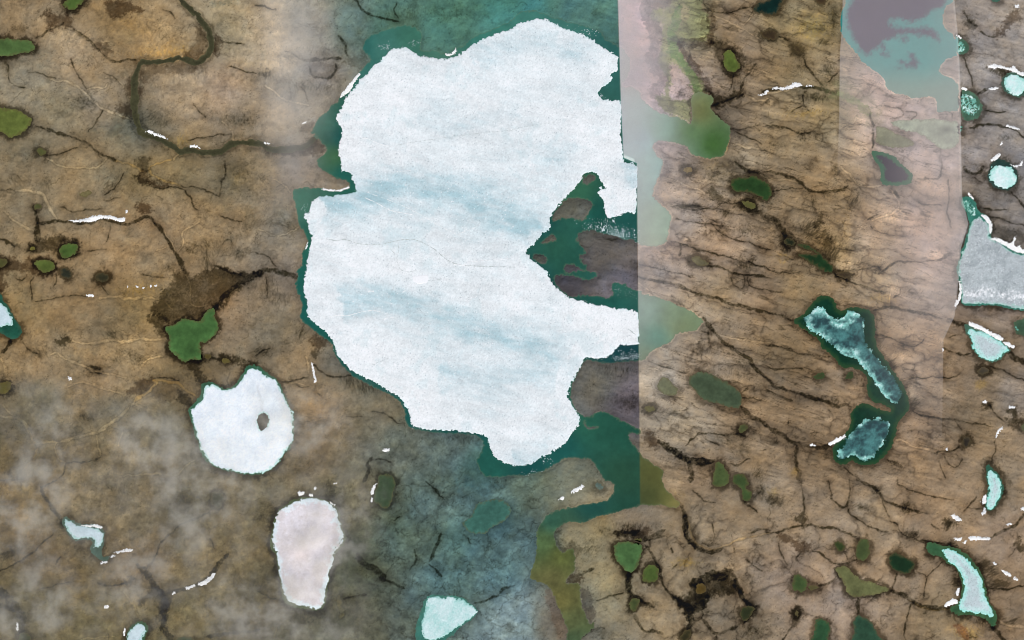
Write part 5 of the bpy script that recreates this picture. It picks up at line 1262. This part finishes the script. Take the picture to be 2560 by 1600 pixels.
# wet margins of the waters, sandy rims of the lake's right-hand bays
dist = np.maximum(-Wall, 0)
reach = 12.5 + 4.0 * n2 + 1.5 * n3
a = np.clip(sstep(1, 0.25, dist / np.maximum(reach, 1.5)), 0, 1) * MARG * 0.9
blend(full, 'd', np.clip(a, 0, 1))
blend(full, 'b', np.clip(0.50 * MARG * np.exp(-(dist / 20) ** 2) * np.clip(1 + .5 * n2, .2, 1.6), 0, 1))
rim = np.zeros((NY, NX), np.float32); rim[sl_lake] = sstep(5, 1.5, -S_lake) * (S_lake < 0.5)
rim2 = np.zeros((NY, NX), np.float32); rim2[sl_pur] = sstep(5, 1, -S_pur) * (S_pur < 0.5)
blend(full, 'p', np.clip((rim * isR1 * (1 - sstep(1050, 1200, PY)) + rim2) * 0.9, 0, 1))
blend(full, 'w', np.clip(rim * (1 - isR1) * sstep(-.2, 1, n2) * 0.8, 0, 1))
bank = np.zeros((NY, NX), np.float32); bank[sl_riv] = np.exp(-((-S_riv - 2.2) / 1.3) ** 2) * sstep(-0.4, 0.8, nw[sl_riv])
blend(full, 'p', np.clip(bank * 0.75, 0, 1))
blue = sstep(860, 960, PX) * (1 - sstep(1330, 1400, PX)) * sstep(1130, 1230, PY)
e_b = worley(66, 43, 8 * WXm + 4 * WXs, 8 * WYm + 4 * WYs)
blend(full, 'd', np.exp(-(e_b / 1.7) ** 2) * 0.5 * blue * sstep(-.8, .6, n2))
blend(full, 'b', np.exp(-(e_b / 7) ** 2) * 0.4 * blue)
G = np.clip(G, 0.004, 0.9)

# ------------------------------------------------------------------ the land as one sheet
land = 15 + 5 * n1 + 2.2 * n2 + 0.4 * n3 + right * (0.6 * ridge + 2.0 * ridge2) + 4.5 * DOME + 0.12 * fur * left
land = np.clip(land - 2.6 * CARVE, 2.0, 36)
H = np.where(Wall < 0, land * (1 - np.exp(-dist / 16)) + 0.06 * dist.clip(0, 10), -np.minimum(Wall * 0.7, 9)).astype(np.float32)

ext = np.array([60, 160, 320, 600, 1100, 2000, 3600, 6500, 11000, 18000], np.float32)
xf = np.concatenate([(xs[0] - ext)[::-1], xs, xs[-1] + ext]); yf = np.concatenate([(ys[0] - ext)[::-1], ys, ys[-1] + ext])
E = len(ext)
Hf = np.pad(H, E, mode='reflect'); Gf = np.pad(G, ((E, E), (E, E), (0, 0)), mode='reflect')
edge = np.ones_like(Hf, bool); edge[E:-E, E:-E] = False
Hf[edge] = np.maximum(Hf[edge], 3.0)
XX, YY = np.meshgrid(xf, yf)
nyf, nxf = XX.shape
co = np.stack([(XX - 1280) * U, (800 - YY) * U, Hf], -1).reshape(-1, 3)
I = np.arange(nyf * nxf, dtype=np.int32).reshape(nyf, nxf)
quads = np.stack([I[1:, :-1], I[1:, 1:], I[:-1, 1:], I[:-1, :-1]], -1).reshape(-1, 4)
hid = np.zeros(Hf.shape, bool); hid[E:-E, E:-E] = Wall > 12          # the bed under deep water is never seen
hc = (hid[1:, :-1] & hid[1:, 1:] & hid[:-1, 1:] & hid[:-1, :-1]).reshape(-1)
quads = quads[~hc]
ground = mesh_obj('ground', co, quads, M_GROUND, Gf.reshape(-1, 3))
tag(ground, 'brown and tan treeless tundra cut by dark mossy channels', kind='structure')

# ------------------------------------------------------------------ water surfaces
def water_cols(rgb, sl, s, shallow=0.35):
    c = lin(rgb) * np.exp(0.09 * n2[sl] + 0.04 * n3[sl] + 0.06 * nw[sl])[..., None]
    sh = (sstep(7, 0, s + 1.5 * n3[sl]) * shallow)[..., None]
    c = c * (1 + 0.16 * sstep(14, 2, s) - 0.10 * sstep(10, 26, s))[..., None]
    return c * (1 - sh) + lin((92, 78, 48)) * sh

LL = interp(LAKE_PTS, inL, 3.0, 18); LM = interp(LAKE_PTS, inM, 3.0, 18)
mlk = (isR1 * (1 - sstep(1290, 1330, PY)))[..., None]
lk = (LL * np.array([1.08, .80, .83], np.float32) * (1 - mlk) + LM * mlk)[sl_lake] * np.exp(0.05 * n1[sl_lake] + (0.05 + 0.09 * sstep(1250, 1350, PY[sl_lake])) * n2[sl_lake])[..., None]
shl = (sstep(4, 0, S_lake) * 0.35)[..., None]
lk = lk * (1 - shl) + lin((110, 118, 92)) * shl
main_p = chaikin(ICE_MAIN, 1)
under = poly_sdf(main_p, sl_lake, 1.1) > 14                          # nothing of the water shows beneath the middle of the ice
o = patch('lake_water', sl_lake, (S_lake > -8) & ~under, 0.0, lk, M_WATER)
tag(o, 'teal and green open water of the large frozen lake', kind='structure')
o = patch('river_water', sl_riv, S_riv > -8, -0.35, lin((74, 72, 48)) * (1 + np.exp(0.0 * n2[sl_riv])[..., None] * (0.12 * n2[sl_riv] + 0.1 * n3[sl_riv])[..., None]) * (1 - .35 * sstep(0, 5, S_riv))[..., None], M_WATER)
tag(o, 'dark winding river running into the frozen lake', kind='structure')

deep = np.full(S_pur.shape, -1e3, np.float32)
for q in PURPLE_DEEP:
    deep = np.maximum(deep, poly_sdf(chaikin(q, 1), sl_pur, 2.5))
low = sstep(150, 235, PY[sl_pur])[..., None]
pc = lin((56, 146, 140)) * (1 - low) + lin((124, 152, 138)) * low
dm = (sstep(-11, 7, deep + 2 * n2[sl_pur]) * 0.95)[..., None]
pc = (pc * (1 - dm) + lin((66, 42, 76)) * dm) * np.exp(0.03 * n2[sl_pur])[..., None]
o = patch('lake', sl_pur, S_pur > -8, 0.0, pc, M_WATER)
tag(o, 'turquoise and dull purple lake cut by the top edge', 'lake', kind='thing')

for i, (kind, rgb, label, sl, s, mg) in enumerate(waters):
    if label.startswith('large pale green'): rgb = (172, 198, 162)
    rgb = np.array(rgb) * ((0.93, 0.85, 0.9) if kind == 'pond' else (.95, .95, .95))
    c = water_cols(rgb, sl, s, 0.45 if kind == 'pond' else 0.15)
    if 'boot-shaped' in label:
        k = sstep(8, 12, s + 1.5 * n3[sl])[..., None]
        c = lin((44, 96, 66)) * (1 - k) + lin((54, 44, 58)) * k
    if label.startswith('large pale green'):
        k = np.exp(-(((PX[sl] - 2366) / 16) ** 2 + ((PY[sl] - 324) / 9) ** 2))[..., None]
        c = c * (1 - k) + lin((96, 104, 88)) * k
    if 'S-shaped' in label:
        k = (sstep(14, 3, s) * 0.6)[..., None]
        c = c * (1 - k) + lin((44, 74, 40)) * k
    o = patch('pond' if kind == 'pond' else 'icy_pond', sl, s > -8, -0.2 if i % 2 else 0.0, c, M_WATER)
    tag(o, label, 'pond', 'tundra ponds' if kind == 'pond' else 'half frozen ponds', 'thing')

# ------------------------------------------------------------------ ice
def ice_obj(name, sl, s, c, zt=2.4):
    z = np.clip(s * 1.1, -1.6, 1.0) * zt + 0.25 * n3[sl] * (s > 1.5)
    return patch(name, sl, s > -2.2 * STEP, z, np.clip(c, 0.01, .93), M_ICE)

ICE_BANDS = [([(800, 505), (900, 500), (1000, 468), (1150, 490), (1260, 530), (1350, 590)], 46, .95), ([(1000, 440), (1120, 455), (1250, 480)], 34, .6), ([(850, 770), (920, 742), (1010, 755), (1100, 795), (1250, 835), (1430, 890)], 40, .8),
 ([(1040, 300), (1120, 325), (1210, 300), (1300, 265)], 26, .4), ([(1180, 150), (1260, 120), (1360, 95), (1470, 150)], 40, .5), ([(1100, 930), (1180, 950), (1290, 930), (1400, 940)], 38, .6), ([(1380, 400), (1430, 370), (1330, 420)], 26, .5),
 ([(1280, 1150), (1330, 1150), (1370, 1130)], 28, .5), ([(900, 330), (960, 345), (1020, 350)], 22, .3), ([(1150, 1050), (1230, 1030), (1330, 1010)], 26, .3), ([(1400, 250), (1480, 240)], 26, .25), ([(1570, 400), (1592, 470)], 18, .6)]
ragged = noise(51, 9, 1.4)
spiky = noise(55, 3.6, 1.2, ax=0.45)
sl_ice = window(main_p, 12)
S_ice = poly_sdf(main_p, sl_ice, 1.1)
straight = np.abs(PX[sl_ice] - seam_x[sl_ice[0]]) < 10
S_ice = S_ice + np.where(straight, 0.25, 1.0) * 1.3 * ragged[sl_ice]
ip = interp(ICE_PTS, None, 3.0, 22)[sl_ice]
band = noise(52, 60, 1.8, ax=3.0, ang=math.radians(8))[sl_ice]
ice_f = noise(53, 7, 1.0)[sl_ice]
lumi = (ip @ np.array([.3, .59, .11], np.float32)) * K
tb = np.clip((0.875 - lumi) / (0.875 - 0.60), 0, 1.1)[..., None] ** 0.9
tb = tb[..., 0] * 0.55
for bp_, bw, ba in ICE_BANDS:
    dd, tt_ = line_dist(chaikin(bp_, 2, closed=False), sl_ice, 5.0); bw = bw * 1.25
    tb = np.maximum(tb, ba * np.exp(-(dd / bw) ** 2) * sstep(0, .12, tt_ + .04) * sstep(1.04, .88, tt_))
sweep = noise(57, 30, 2.2, ax=4.0, ang=math.radians(12))[sl_ice]
tb = np.clip(tb * (1 + 0.15 * sweep) + 0.03 * np.maximum(sweep, 0), 0, 1.1)[..., None]
ip = lin((237, 239, 238)) * (1 - tb) + lin((180, 205, 210)) * tb
ic = ip * np.exp(0.03 * band + 0.02 * noise(56, 45, 1.9)[sl_ice] + 0.045 * ice_f + 0.045 * grit[sl_ice])[..., None]
wet = sstep(0.6, 2.2, noise(54, 110, 1.9)[sl_ice])[..., None] * 0.22
ic = ic * (1 - wet) + lin((176, 208, 212)) * wet
dots = (rng.random(S_ice.shape) < 0.012 + 0.03 * sstep(0, 2, spots[sl_ice]))[..., None] * rng.uniform(.15, .5, S_ice.shape)[..., None]
ic = ic * (1 - dots * np.array([1, .9, .85], np.float32))
wd = (rng.random(S_ice.shape) < 0.006)[..., None]
ic = np.where(wd, lin((250, 250, 248)), ic)
rimi = sstep(5, 0, S_ice)[..., None] * sstep(-.5, 1.5, n2[sl_ice])[..., None] * 0.55
ic = ic * (1 - rimi) + lin((205, 236, 234)) * rimi
main_ice = ice_obj('ice_sheet', sl_ice, S_ice, ic)
tag(main_ice, 'huge white lake ice sheet filling the middle of the picture', 'ice sheet', 'lake ice', 'thing')

THIN_BANDS = [(T(3,2,"370,60 480,130 560,200 640,280 720,340 800,340 860,410 950,500"), 10), (T(3,2,"980,520 1040,620 1100,700 1180,790"), 9), (T(3,2,"910,20 900,100 940,200 1000,300 1080,400 1160,500"), 3.5),
 (T(3,2,"350,-40 420,-90 480,-130 540,-80 620,-20 700,-5 760,-60 850,-40"), 11), (T(3,2,"600,20 700,60 760,20"), 8), (T(3,2,"720,280 820,320 870,400"), 8), (T(3,2,"890,950 960,960 1060,910"), 7), (T(3,2,"1150,960 1140,1040 1110,1130 1060,1220"), 4),
 (T(3,2,"1000,1290 920,1320 860,1300 800,1270 760,1290"), 5), (T(3,2,"660,1230 690,1310"), 7), (T(3,2,"760,1090 830,1010 900,970"), 8)]
STY = {'snowy': ((240, 245, 250), (228, 236, 242), (176, 220, 208)), 'pinkish': ((228, 222, 226), (216, 208, 208), (224, 238, 240)),
       'aqua': ((182, 228, 220), (222, 238, 236), (150, 214, 198)), 'fan': ((160, 208, 202), (196, 222, 220), (130, 190, 178)), 'grey': ((206, 222, 226), (190, 208, 212), (150, 196, 184)),
       'speckle': ((182, 190, 191), (164, 172, 174), (158, 206, 192)), 'broken': ((132, 196, 180), (190, 228, 220), (84, 146, 126)),
       'mint': ((200, 222, 220), (176, 226, 216), (138, 226, 208)), 'thin': ((32, 66, 70), (62, 110, 108), (140, 200, 192))}
for sty, label, sl, s in ices:
    a0, b0, r0 = [lin(v) for v in STY[sty]]
    rr = ragged[sl]
    k = np.clip(0.5 + 0.42 * n2[sl] + 0.2 * band.mean(), 0, 1)[..., None]
    c = a0 * (1 - k) + b0 * k
    if sty == 'broken':
        s = np.minimum(s, 2.2 * (rr + 0.55))
        k = sstep(0.2, 1.5, n3[sl] + n2[sl])[..., None]; c = a0 * (1 - k) + lin((214, 238, 232)) * k
    elif sty == 'thin':
        s = s + 1.5 * rr - 2.0
        e = np.zeros(s.shape, np.float32)
        for pts, w in THIN_BANDS:
            q = chaikin(pts, 2, closed=False)
            dd, _ = line_dist(q, sl, 2.5)
            e = np.maximum(e, np.exp(-(dd / (w * (0.85 + 0.25 * n2[sl]).clip(.3, 1.5))) ** 2) * np.clip(0.85 + 0.16 * n2[sl] + 0.10 * n3[sl], 0, 1))
        e = (e * 0.9)[..., None]
        c = c * np.exp(0.10 * n2[sl] + 0.06 * n3[sl])[..., None]
        tl = sstep(9, 2, s)[..., None] * .5; c = c * (1 - tl) + lin((34, 84, 76)) * tl
        c = c * (1 - e) + lin((152, 220, 208)) * e
        w = (e[..., 0] * sstep(0.6, 1.7, n3[sl] + .6 * n2[sl]))[..., None] * .7; c = c * (1 - w) + lin((225, 240, 238)) * w
    elif sty == 'pinkish':
        frayed = sstep(820, 850, PX[sl]) * sstep(1290, 1330, PY[sl]) * sstep(1400, 1370, PY[sl])
        s = s + (0.9 + 2.5 * frayed) * rr
        e = sstep(14, 3, s + 4 * n2[sl])[..., None]; c = c * (1 - e) + lin((228, 238, 242)) * e
        pk = np.exp(-(((PX[sl] - 750) / 26) ** 2 + ((PY[sl] - 1385) / 14) ** 2))[..., None] * .6; c = c * (1 - pk) + lin((240, 224, 222)) * pk
    elif sty == 'speckle':
        s = s + 0.5 * rr
        bd = sstep(1.0, 0.2, np.abs(PY[sl] - (732 + 0.055 * (PX[sl] - 2410)) - 4 * n2[sl]) / 16.0) * np.clip(0.5 + 0.5 * n3[sl], 0, 1)
        c = c * (1 - bd[..., None]) + lin((244, 244, 244)) * bd[..., None]
        dk = (rng.random(s.shape) < 0.10)[..., None] * 0.35; c = c * (1 - dk)
        dk = (rng.random(s.shape) < 0.07)[..., None] * 0.6; c = c * (1 - dk) + lin((235, 238, 238)) * dk
    elif sty == 'mint':
        s = s + 0.7 * rr
        cc = sstep(9, 16, s + 2 * n2[sl])[..., None] * 0.8; c = c * (1 - cc) + lin((190, 200, 202)) * cc
        dk = (rng.random(s.shape) < 0.10)[..., None] * 0.3; c = c * (1 - dk)
    elif sty in ('aqua', 'fan'):
        s = s + 0.9 * rr
        g = np.abs(n3[sl])[..., None].clip(0, 1) * .35; c = c * (1 - g) + lin((232, 244, 242)) * g
    else:
        s = s + 0.6 * rr
        if sty == 'snowy':
            dd, _ = line_dist(chaikin(T(0,2,"2440,640 2450,740 2470,830 2480,880"), 2, closed=False), sl, 2.0)
            tr = (np.exp(-(dd / 4.5) ** 2) * 0.35 + 0.5 * np.exp(-(np.hypot(PX[sl] - 657, PY[sl] - 1052) / 26) ** 4) * sstep(-1, 1, n3[sl]))[..., None] * np.clip(0.8 + .4 * n3[sl], 0, 1)[..., None]
            c = c * (1 - tr) + lin((186, 188, 184)) * tr
    c = c * np.exp(0.03 * grit[sl] + 0.03 * n3[sl])[..., None]
    if sty != 'thin':
        e = (sstep(4.5, 0.5, s + 1.2 * n2[sl]) * 0.75)[..., None]
        c = c * (1 - e) + r0 * e
    o = ice_obj('ice_sheet', sl, s, c, 1.2 if sty in ('thin', 'broken') else 2.2)
    if o: tag(o, label, 'ice sheet', 'lake ice', 'thing')

# ------------------------------------------------------------------ snow banks on the shores and in the gullies
for line in SNOW.strip().splitlines():
    t, label, pts = line.split('|')
    p = chaikin(T(int(t[0]), int(t[1]), pts), 1)
    sl = window(p, 10)
    s = poly_sdf(p, sl, 0.5) + 0.5 * ragged[sl] + 1.1 * spiky[sl] + 0.3
    z = np.maximum(H[sl], 2.2) * 0 + np.maximum(H[sl], 0.4) + np.clip(s, -1.5, 1.2) * 2.6
    c = np.broadcast_to(lin((240, 239, 236)), s.shape + (3,)) * (1 + 0.02 * n3[sl])[..., None]
    o = patch('snow_bank', sl, s > -2.2 * STEP, z, np.clip(c, 0, .93), M_SNOW)
    if o: tag(o, label, 'snow bank', 'snow banks', 'thing')
# ------------------------------------------------------------------ ridges, cracks and floes of the big ice
M_RIDGE = tint_mat('ridge_snow', 0.8, 0.2, 0.05, 0.2, 0, 0)
def strip(name, pts, w, h, rgb, parent, seed, dash=0.0, base=2.6):
    """a low broken ridge (h > 0) or dark crack along a line on the ice"""
    r = np.random.default_rng(seed)
    p = chaikin(pts, 2, closed=False)
    L = np.concatenate([[0], np.cumsum(np.hypot(*np.diff(p, axis=0).T))])
    n = max(4, int(L[-1] / 2.2))
    q = np.stack([np.interp(np.linspace(0, L[-1], n), L, p[:, k]) for k in (0, 1)], 1)
    q += r.normal(0, 0.35, q.shape)
    tg = np.gradient(q, axis=0); tg /= np.linalg.norm(tg, axis=1)[:, None] + 1e-6
    nr = np.stack([-tg[:, 1], tg[:, 0]], 1)
    wd = w * 0.5 * r.uniform(.35, 1.3, n)
    wd = np.where(r.random(n) > dash, wd, wd * 0.12)
    co, qd, cl = [], [], []
    for i in range(n):
        a = q[i] + nr[i] * wd[i]; b = q[i] - nr[i] * wd[i]
        co += [W3(a[0], a[1], base - .4 * (h > 0)), W3(q[i][0], q[i][1], base + h * (.5 + r.random()) + 0.15), W3(b[0], b[1], base - .4 * (h > 0))]
        cl += [lin(rgb) * r.uniform(.85, 1.02)] * 3
        if i:
            k = 3 * i
            qd += [(k - 3, k, k + 1, k - 2), (k - 2, k + 1, k + 2, k - 1)]
    return mesh_obj(name, np.array(co), np.array(qd), M_RIDGE, np.clip(np.array(cl), 0, .93), parent=parent)

RIDGES = [(T(1,1,"1030,355 1150,410 1250,470 1350,495 1480,515"), 1.6, .3), (T(1,1,"1060,310 1300,390 1550,510 1800,660 2050,770"), 1.0, .15),
 (T(1,1,"1060,1245 1085,1232 1115,1245"), 1.8, 0), (T(1,1,"690,1485 760,1465 880,1470 940,1450 1010,1430 1090,1420 1200,1435"), 1.7, .2), (T(1,1,"1870,985 2000,1000"), 2.0, .2),
 (T(1,1,"2000,965 2150,950 2300,940 2380,930"), 1.6, .4), (T(1,0,"1000,1310 1040,1300 1100,1330 1180,1370 1290,1380"), 1.6, .15), (T(1,1,"1380,1255 1420,1225"), 1.6, .2),
 (T(1,1,"2110,610 2050,650 1980,670 1910,705"), 1.2, .4), (T(1,1,"1200,1512 1230,1490 1290,1485"), 1.4, .3), (T(1,1,"1330,110 1450,100 1520,85"), 1.2, .3), (T(1,2,"1740,510 1780,540 1800,580 1850,600"), 1.6, .4)]
CRACKS = [(T(1,1,"660,745 760,765 850,745 950,790 1080,800 1200,795 1300,770 1400,750 1500,750 1600,790 1700,850 1780,930 1870,980 2000,1000 2150,1005 2440,1012"), 2.2, .45),
 (T(1,0,"1290,1380 1450,1350 1640,1320 1850,1290 2100,1260 2440,1228"), 1.1, .45), (T(1,1,"1240,810 1300,870 1340,930 1340,1000 1380,1050 1450,1060 1520,1040"), 1.3, .55),
 (T(1,1,"1340,1070 1320,1150 1290,1230 1250,1300"), 1.2, .5), (T(2,0,"0,1225 200,1180 400,1160"), 1.0, .6), (T(1,1,"1880,1040 1820,1100 1700,1140 1620,1140"), 1.2, .5),
 (T(1,1,"940,800 830,860 720,900"), 1.0, .6), (T(1,2,"1090,430 1200,380 1260,360"), 1.0, .5), (T(2,2,"1100,85 1130,110 1160,130"), 2.2, 0), (T(1,1,"1340,760 1350,860 1330,930"), 1.1, .5)]
for i, (p, w, ds) in enumerate(RIDGES):
    strip('pressure_ridge', p, w * 1.15, 1.6, (252, 252, 250), main_ice, 100 + i, ds)
for i, (p, w, ds) in enumerate(CRACKS):
    strip('crack', p, w, 0.0, (196, 204, 200), main_ice, 200 + i, ds, base=3.1)
p = chaikin(T(1,1,"1475,1100 1540,1095 1625,1085 1632,1140 1600,1165 1530,1170 1490,1150"), 1)
sl = window(p, 8)
s = poly_sdf(p, sl, 0.4) + 0.6 * ragged[sl]
o = patch('snow_patch', sl, s > -4, 2.4 + np.clip(s, -1.2, 1.0) * 1.5, lin((250, 250, 250)) * np.ones(s.shape + (3,), np.float32) * .95, M_SNOW, parent=main_ice)

# loose floes and brash in the open leads
def floe_mesh(cx, cy, r, rg, co, fc, cl):
    n = rg.integers(5, 9); b = len(co)
    an = np.sort(rg.uniform(0, 6.283, n)); rr = r * rg.uniform(.6, 1.2, n)
    top = [(cx + np.cos(a) * q, cy + np.sin(a) * q) for a, q in zip(an, rr)]
    co += [W3(x, y, 1.3) for x, y in top] + [W3(cx, cy, 1.7)] + [W3(x, y, -0.6) for x, y in top]
    for i in range(n):
        j = (i + 1) % n
        fc += [(b + n, b + i, b + j), (b + n + 1 + i, b + n + 1 + j, b + j), (b + n + 1 + i, b + j, b + i)]
    col = lin((232, 243, 243)) * rg.uniform(.75, 1.0)
    cl += [col] * (2 * n + 1)

rg = np.random.default_rng(5)
co, fc, cl = [], [], []
for sx, sy, rx, ry, n, r in ((1540, 585, 42, 14, 260, .9), (1560, 606, 32, 8, 110, .8), (960, 118, 14, 8, 40, .8), (1040, 108, 22, 6, 30, .7), (1470, 85, 30, 14, 40, .7), (1500, 570, 30, 8, 90, .8),
                             (1565, 885, 26, 14, 60, .8), (1590, 890, 12, 12, 40, .8), (1370, 1150, 16, 10, 26, .7), (1330, 1180, 30, 10, 20, .7), (1560, 730, 40, 12, 60, .5), (1560, 895, 34, 4, 60, .8), (762, 520, 10, 10, 16, .7),
                             (1295, 25, 30, 8, 20, .6), (1440, 85, 40, 20, 30, .6), (1505, 240, 6, 6, 14, .7), (1000, 855, 6, 30, 10, .6), (870, 905, 8, 8, 14, .7), (1030, 1072, 8, 4, 16, .8), (1500, 555, 40, 10, 60, .7)):
    for _ in range(n):
        x = sx + rx * rg.normal(0, .6); y = sy + ry * rg.normal(0, .6)
        i, j = int((x - X0) / STEP), int((y - Y0) / STEP)
        if Wall[j, i] > 1.5: floe_mesh(x, y, r * rg.uniform(.5, 1.8), rg, co, fc, cl)
o = mesh_obj('brash_ice', np.array(co), np.array(fc), M_ICE, np.clip(np.array(cl), 0, .93), smooth=False)
tag(o, 'scattered crumbs of ice drifting in the open leads', kind='stuff')

FLOES = [(T(2,1,"960,575")[0], 3.4, 'lone small floe off the ragged lower ice tongue'), (T(2,1,"840,262")[0], 4.2, 'small floe in the pointed inlet beside the ice tongue'),
         (T(2,1,"1150,700")[0], 4.0, 'floe on the brash band above the grey peninsula'), (T(2,1,"860,660")[0], 4.6, 'floe at the left end of the brash band'),
         (T(2,2,"300,1335")[0], 2.6, 'tiny floe under the lowest lobe of the big ice'), (T(1,1,"930,320")[0], 3.0, 'floe in the notch below the pointed headland')]
for (x, y), r, label in FLOES:
    co, fc, cl = [], [], []
    floe_mesh(x, y, r, rg, co, fc, cl)
    o = mesh_obj('ice_floe', np.array(co), np.array(fc), M_ICE, np.clip(np.array(cl), 0, .93), smooth=False)
    tag(o, label, 'ice floe', 'loose floes', 'thing')

# ------------------------------------------------------------------ low haze banks over parts of the land
def prism(name, outline, z0, z1, mat):
    n = len(outline)
    me = bpy.data.meshes.new(name)
    v = [W3(x, y, z0) for x, y in outline] + [W3(x, y, z1) for x, y in outline]
    f = [tuple(range(n)), tuple(range(2 * n - 1, n - 1, -1))] + [(i, n + i, n + (i + 1) % n, (i + 1) % n) for i in range(n)]
    me.from_pydata(v, [], f); me.update()
    me.materials.append(mat)
    o = bpy.data.objects.new(name, me); COL.objects.link(o)
    return o

def haze_mat(name, colour, build):
    m = bpy.data.materials.new(name); m.use_nodes = True
    nt = m.node_tree; nt.nodes.clear()
    N, L = nt.nodes.new, nt.links.new
    out = N('ShaderNodeOutputMaterial'); v = N('ShaderNodeVolumePrincipled')
    v.inputs['Color'].default_value = (*colour, 1); v.inputs['Anisotropy'].default_value = -0.4
    L(v.outputs[0], out.inputs['Volume'])
    tc = N('ShaderNodeTexCoord'); sp_ = N('ShaderNodeSeparateXYZ'); L(tc.outputs['Object'], sp_.inputs[0])
    def ramp(src, a, b, lo=0.0, hi=1.0):
        r = N('ShaderNodeMapRange'); r.interpolation_type = 'SMOOTHSTEP'
        for i, q in ((1, a), (2, b), (3, lo), (4, hi)): r.inputs[i].default_value = q
        L(src, r.inputs[0]); return r.outputs[0]
    def op(o_, a, b):
        k = N('ShaderNodeMath'); k.operation = o_
        for i, q in ((0, a), (1, b)):
            if isinstance(q, (int, float)): k.inputs[i].default_value = q
            else: L(q, k.inputs[i])
        return k.outputs[0]
    def nz(scale, detail=4):
        k = N('ShaderNodeTexNoise'); k.noise_dimensions = '2D'; k.inputs['Scale'].default_value = scale; k.inputs['Detail'].default_value = detail
        L(tc.outputs['Object'], k.inputs['Vector']); return k.outputs['Fac']
    wx = lambda x: (x - 1280) * U
    wy = lambda y: (800 - y) * U
    d = build(sp_.outputs[0], sp_.outputs[1], ramp, op, nz, wx, wy)
    L(d, v.inputs['Density'])
    return m

ZA, ZB = 45.0, 105.0
TH = ZB - ZA
def dens_a(x, y, ramp, op, nz, wx, wy):
    fx = op('POWER', ramp(x, wx(1530), wx(1800), 1.0, 0.0), 1.6)
    fy = op('ADD', ramp(y, wy(1150), wy(250), 0.0, 0.75), ramp(y, wy(420), wy(60), 0.0, 0.35))
    return op('MULTIPLY', op('MULTIPLY', fx, fy), HAZE_A / TH)
def dens_b(x, y, ramp, op, nz, wx, wy):
    top = ramp(y, wy(480), wy(150), 0.0, 0.8)
    side = ramp(x, wx(2090), wx(2400), 0.0, 1.0)
    fy = ramp(y, wy(1200), wy(560), 0.0, 1.0)
    return op('MULTIPLY', op('MULTIPLY', op('MAXIMUM', top, side), fy), HAZE_B / TH)
def dens_c(x, y, ramp, op, nz, wx, wy):
    cl_ = ramp(nz(0.0034, 4), 0.33, 0.82, 0.16, 1.0)
    big = ramp(nz(0.0009, 0), 0.35, 0.65, 0.25, 1.0)
    e = op('MULTIPLY', ramp(y, wy(900), wy(1090), 0.0, 1.0), op('MULTIPLY', ramp(x, wx(1020), wx(820), 0.0, 1.0), ramp(y, wy(1640), wy(1560), 0.0, 1.0)))
    return op('MULTIPLY', op('MULTIPLY', op('MULTIPLY', cl_, big), e), HAZE_C / TH)
HAZE_A, HAZE_B, HAZE_C, HAZE_D = 1.6, 0.38, 0.6, 0.38
yy = np.concatenate([np.linspace(-70, 390, 8), [394, 408, 415], np.linspace(500, 1160, 6)])
outline = [(curve_x(SEAM, y), y) for y in yy] + [(1800, 1160), (1800, -70)]
o = prism('haze', outline, ZA, ZB, haze_mat('haze_strip', (1.0, 0.945, 0.93), dens_a)); tag(o, 'pale pinkish haze bank with a straight left edge beside the big ice', kind='stuff')
yy = [-70, 0, 60, 100, 150, 205, 300, 400, 490, 525, 560, 590, 620, 700, 790, 850, 1210]
outline = [(curve_x(SEAM2, y), y) for y in yy] + [(2085, 1210), (2090, 470), (2096, 300), (2098, 130), (2104, 60), (2106, -70)]
o = prism('haze', outline, ZA, ZB, haze_mat('haze_bank', (1.0, 0.93, 0.89), dens_b)); tag(o, 'faint pink haze bank lying over the purple lake', kind='stuff')
outline = [(-72, 890), (640, 890), (1335, 890), (1335, 1645), (-72, 1645)]
o = prism('haze', outline, ZA, ZB, haze_mat('cloud_wisps', (1.0, 0.955, 0.85), dens_c)); tag(o, 'thin torn cloud wisps over the dark lower left plain', kind='stuff')
def dens_d(x, y, ramp, op, nz, wx, wy):
    f = op('MULTIPLY', ramp(x, wx(625), wx(715), 0.0, 1.0), ramp(x, wx(860), wx(720), 0.0, 1.0))
    f = op('MULTIPLY', f, ramp(y, wy(640), wy(180), 0.0, 1.0))
    return op('MULTIPLY', op('MULTIPLY', f, ramp(nz(0.0016, 3), 0.3, 0.7, 0.5, 1.1)), HAZE_D / TH)
o = prism('haze', [(615, -70), (870, -70), (870, 650), (615, 650)], ZA, ZB, haze_mat('haze_veil', (1.0, 0.96, 0.90), dens_d)); tag(o, 'soft pale upright veil of haze left of the big ice', kind='stuff')
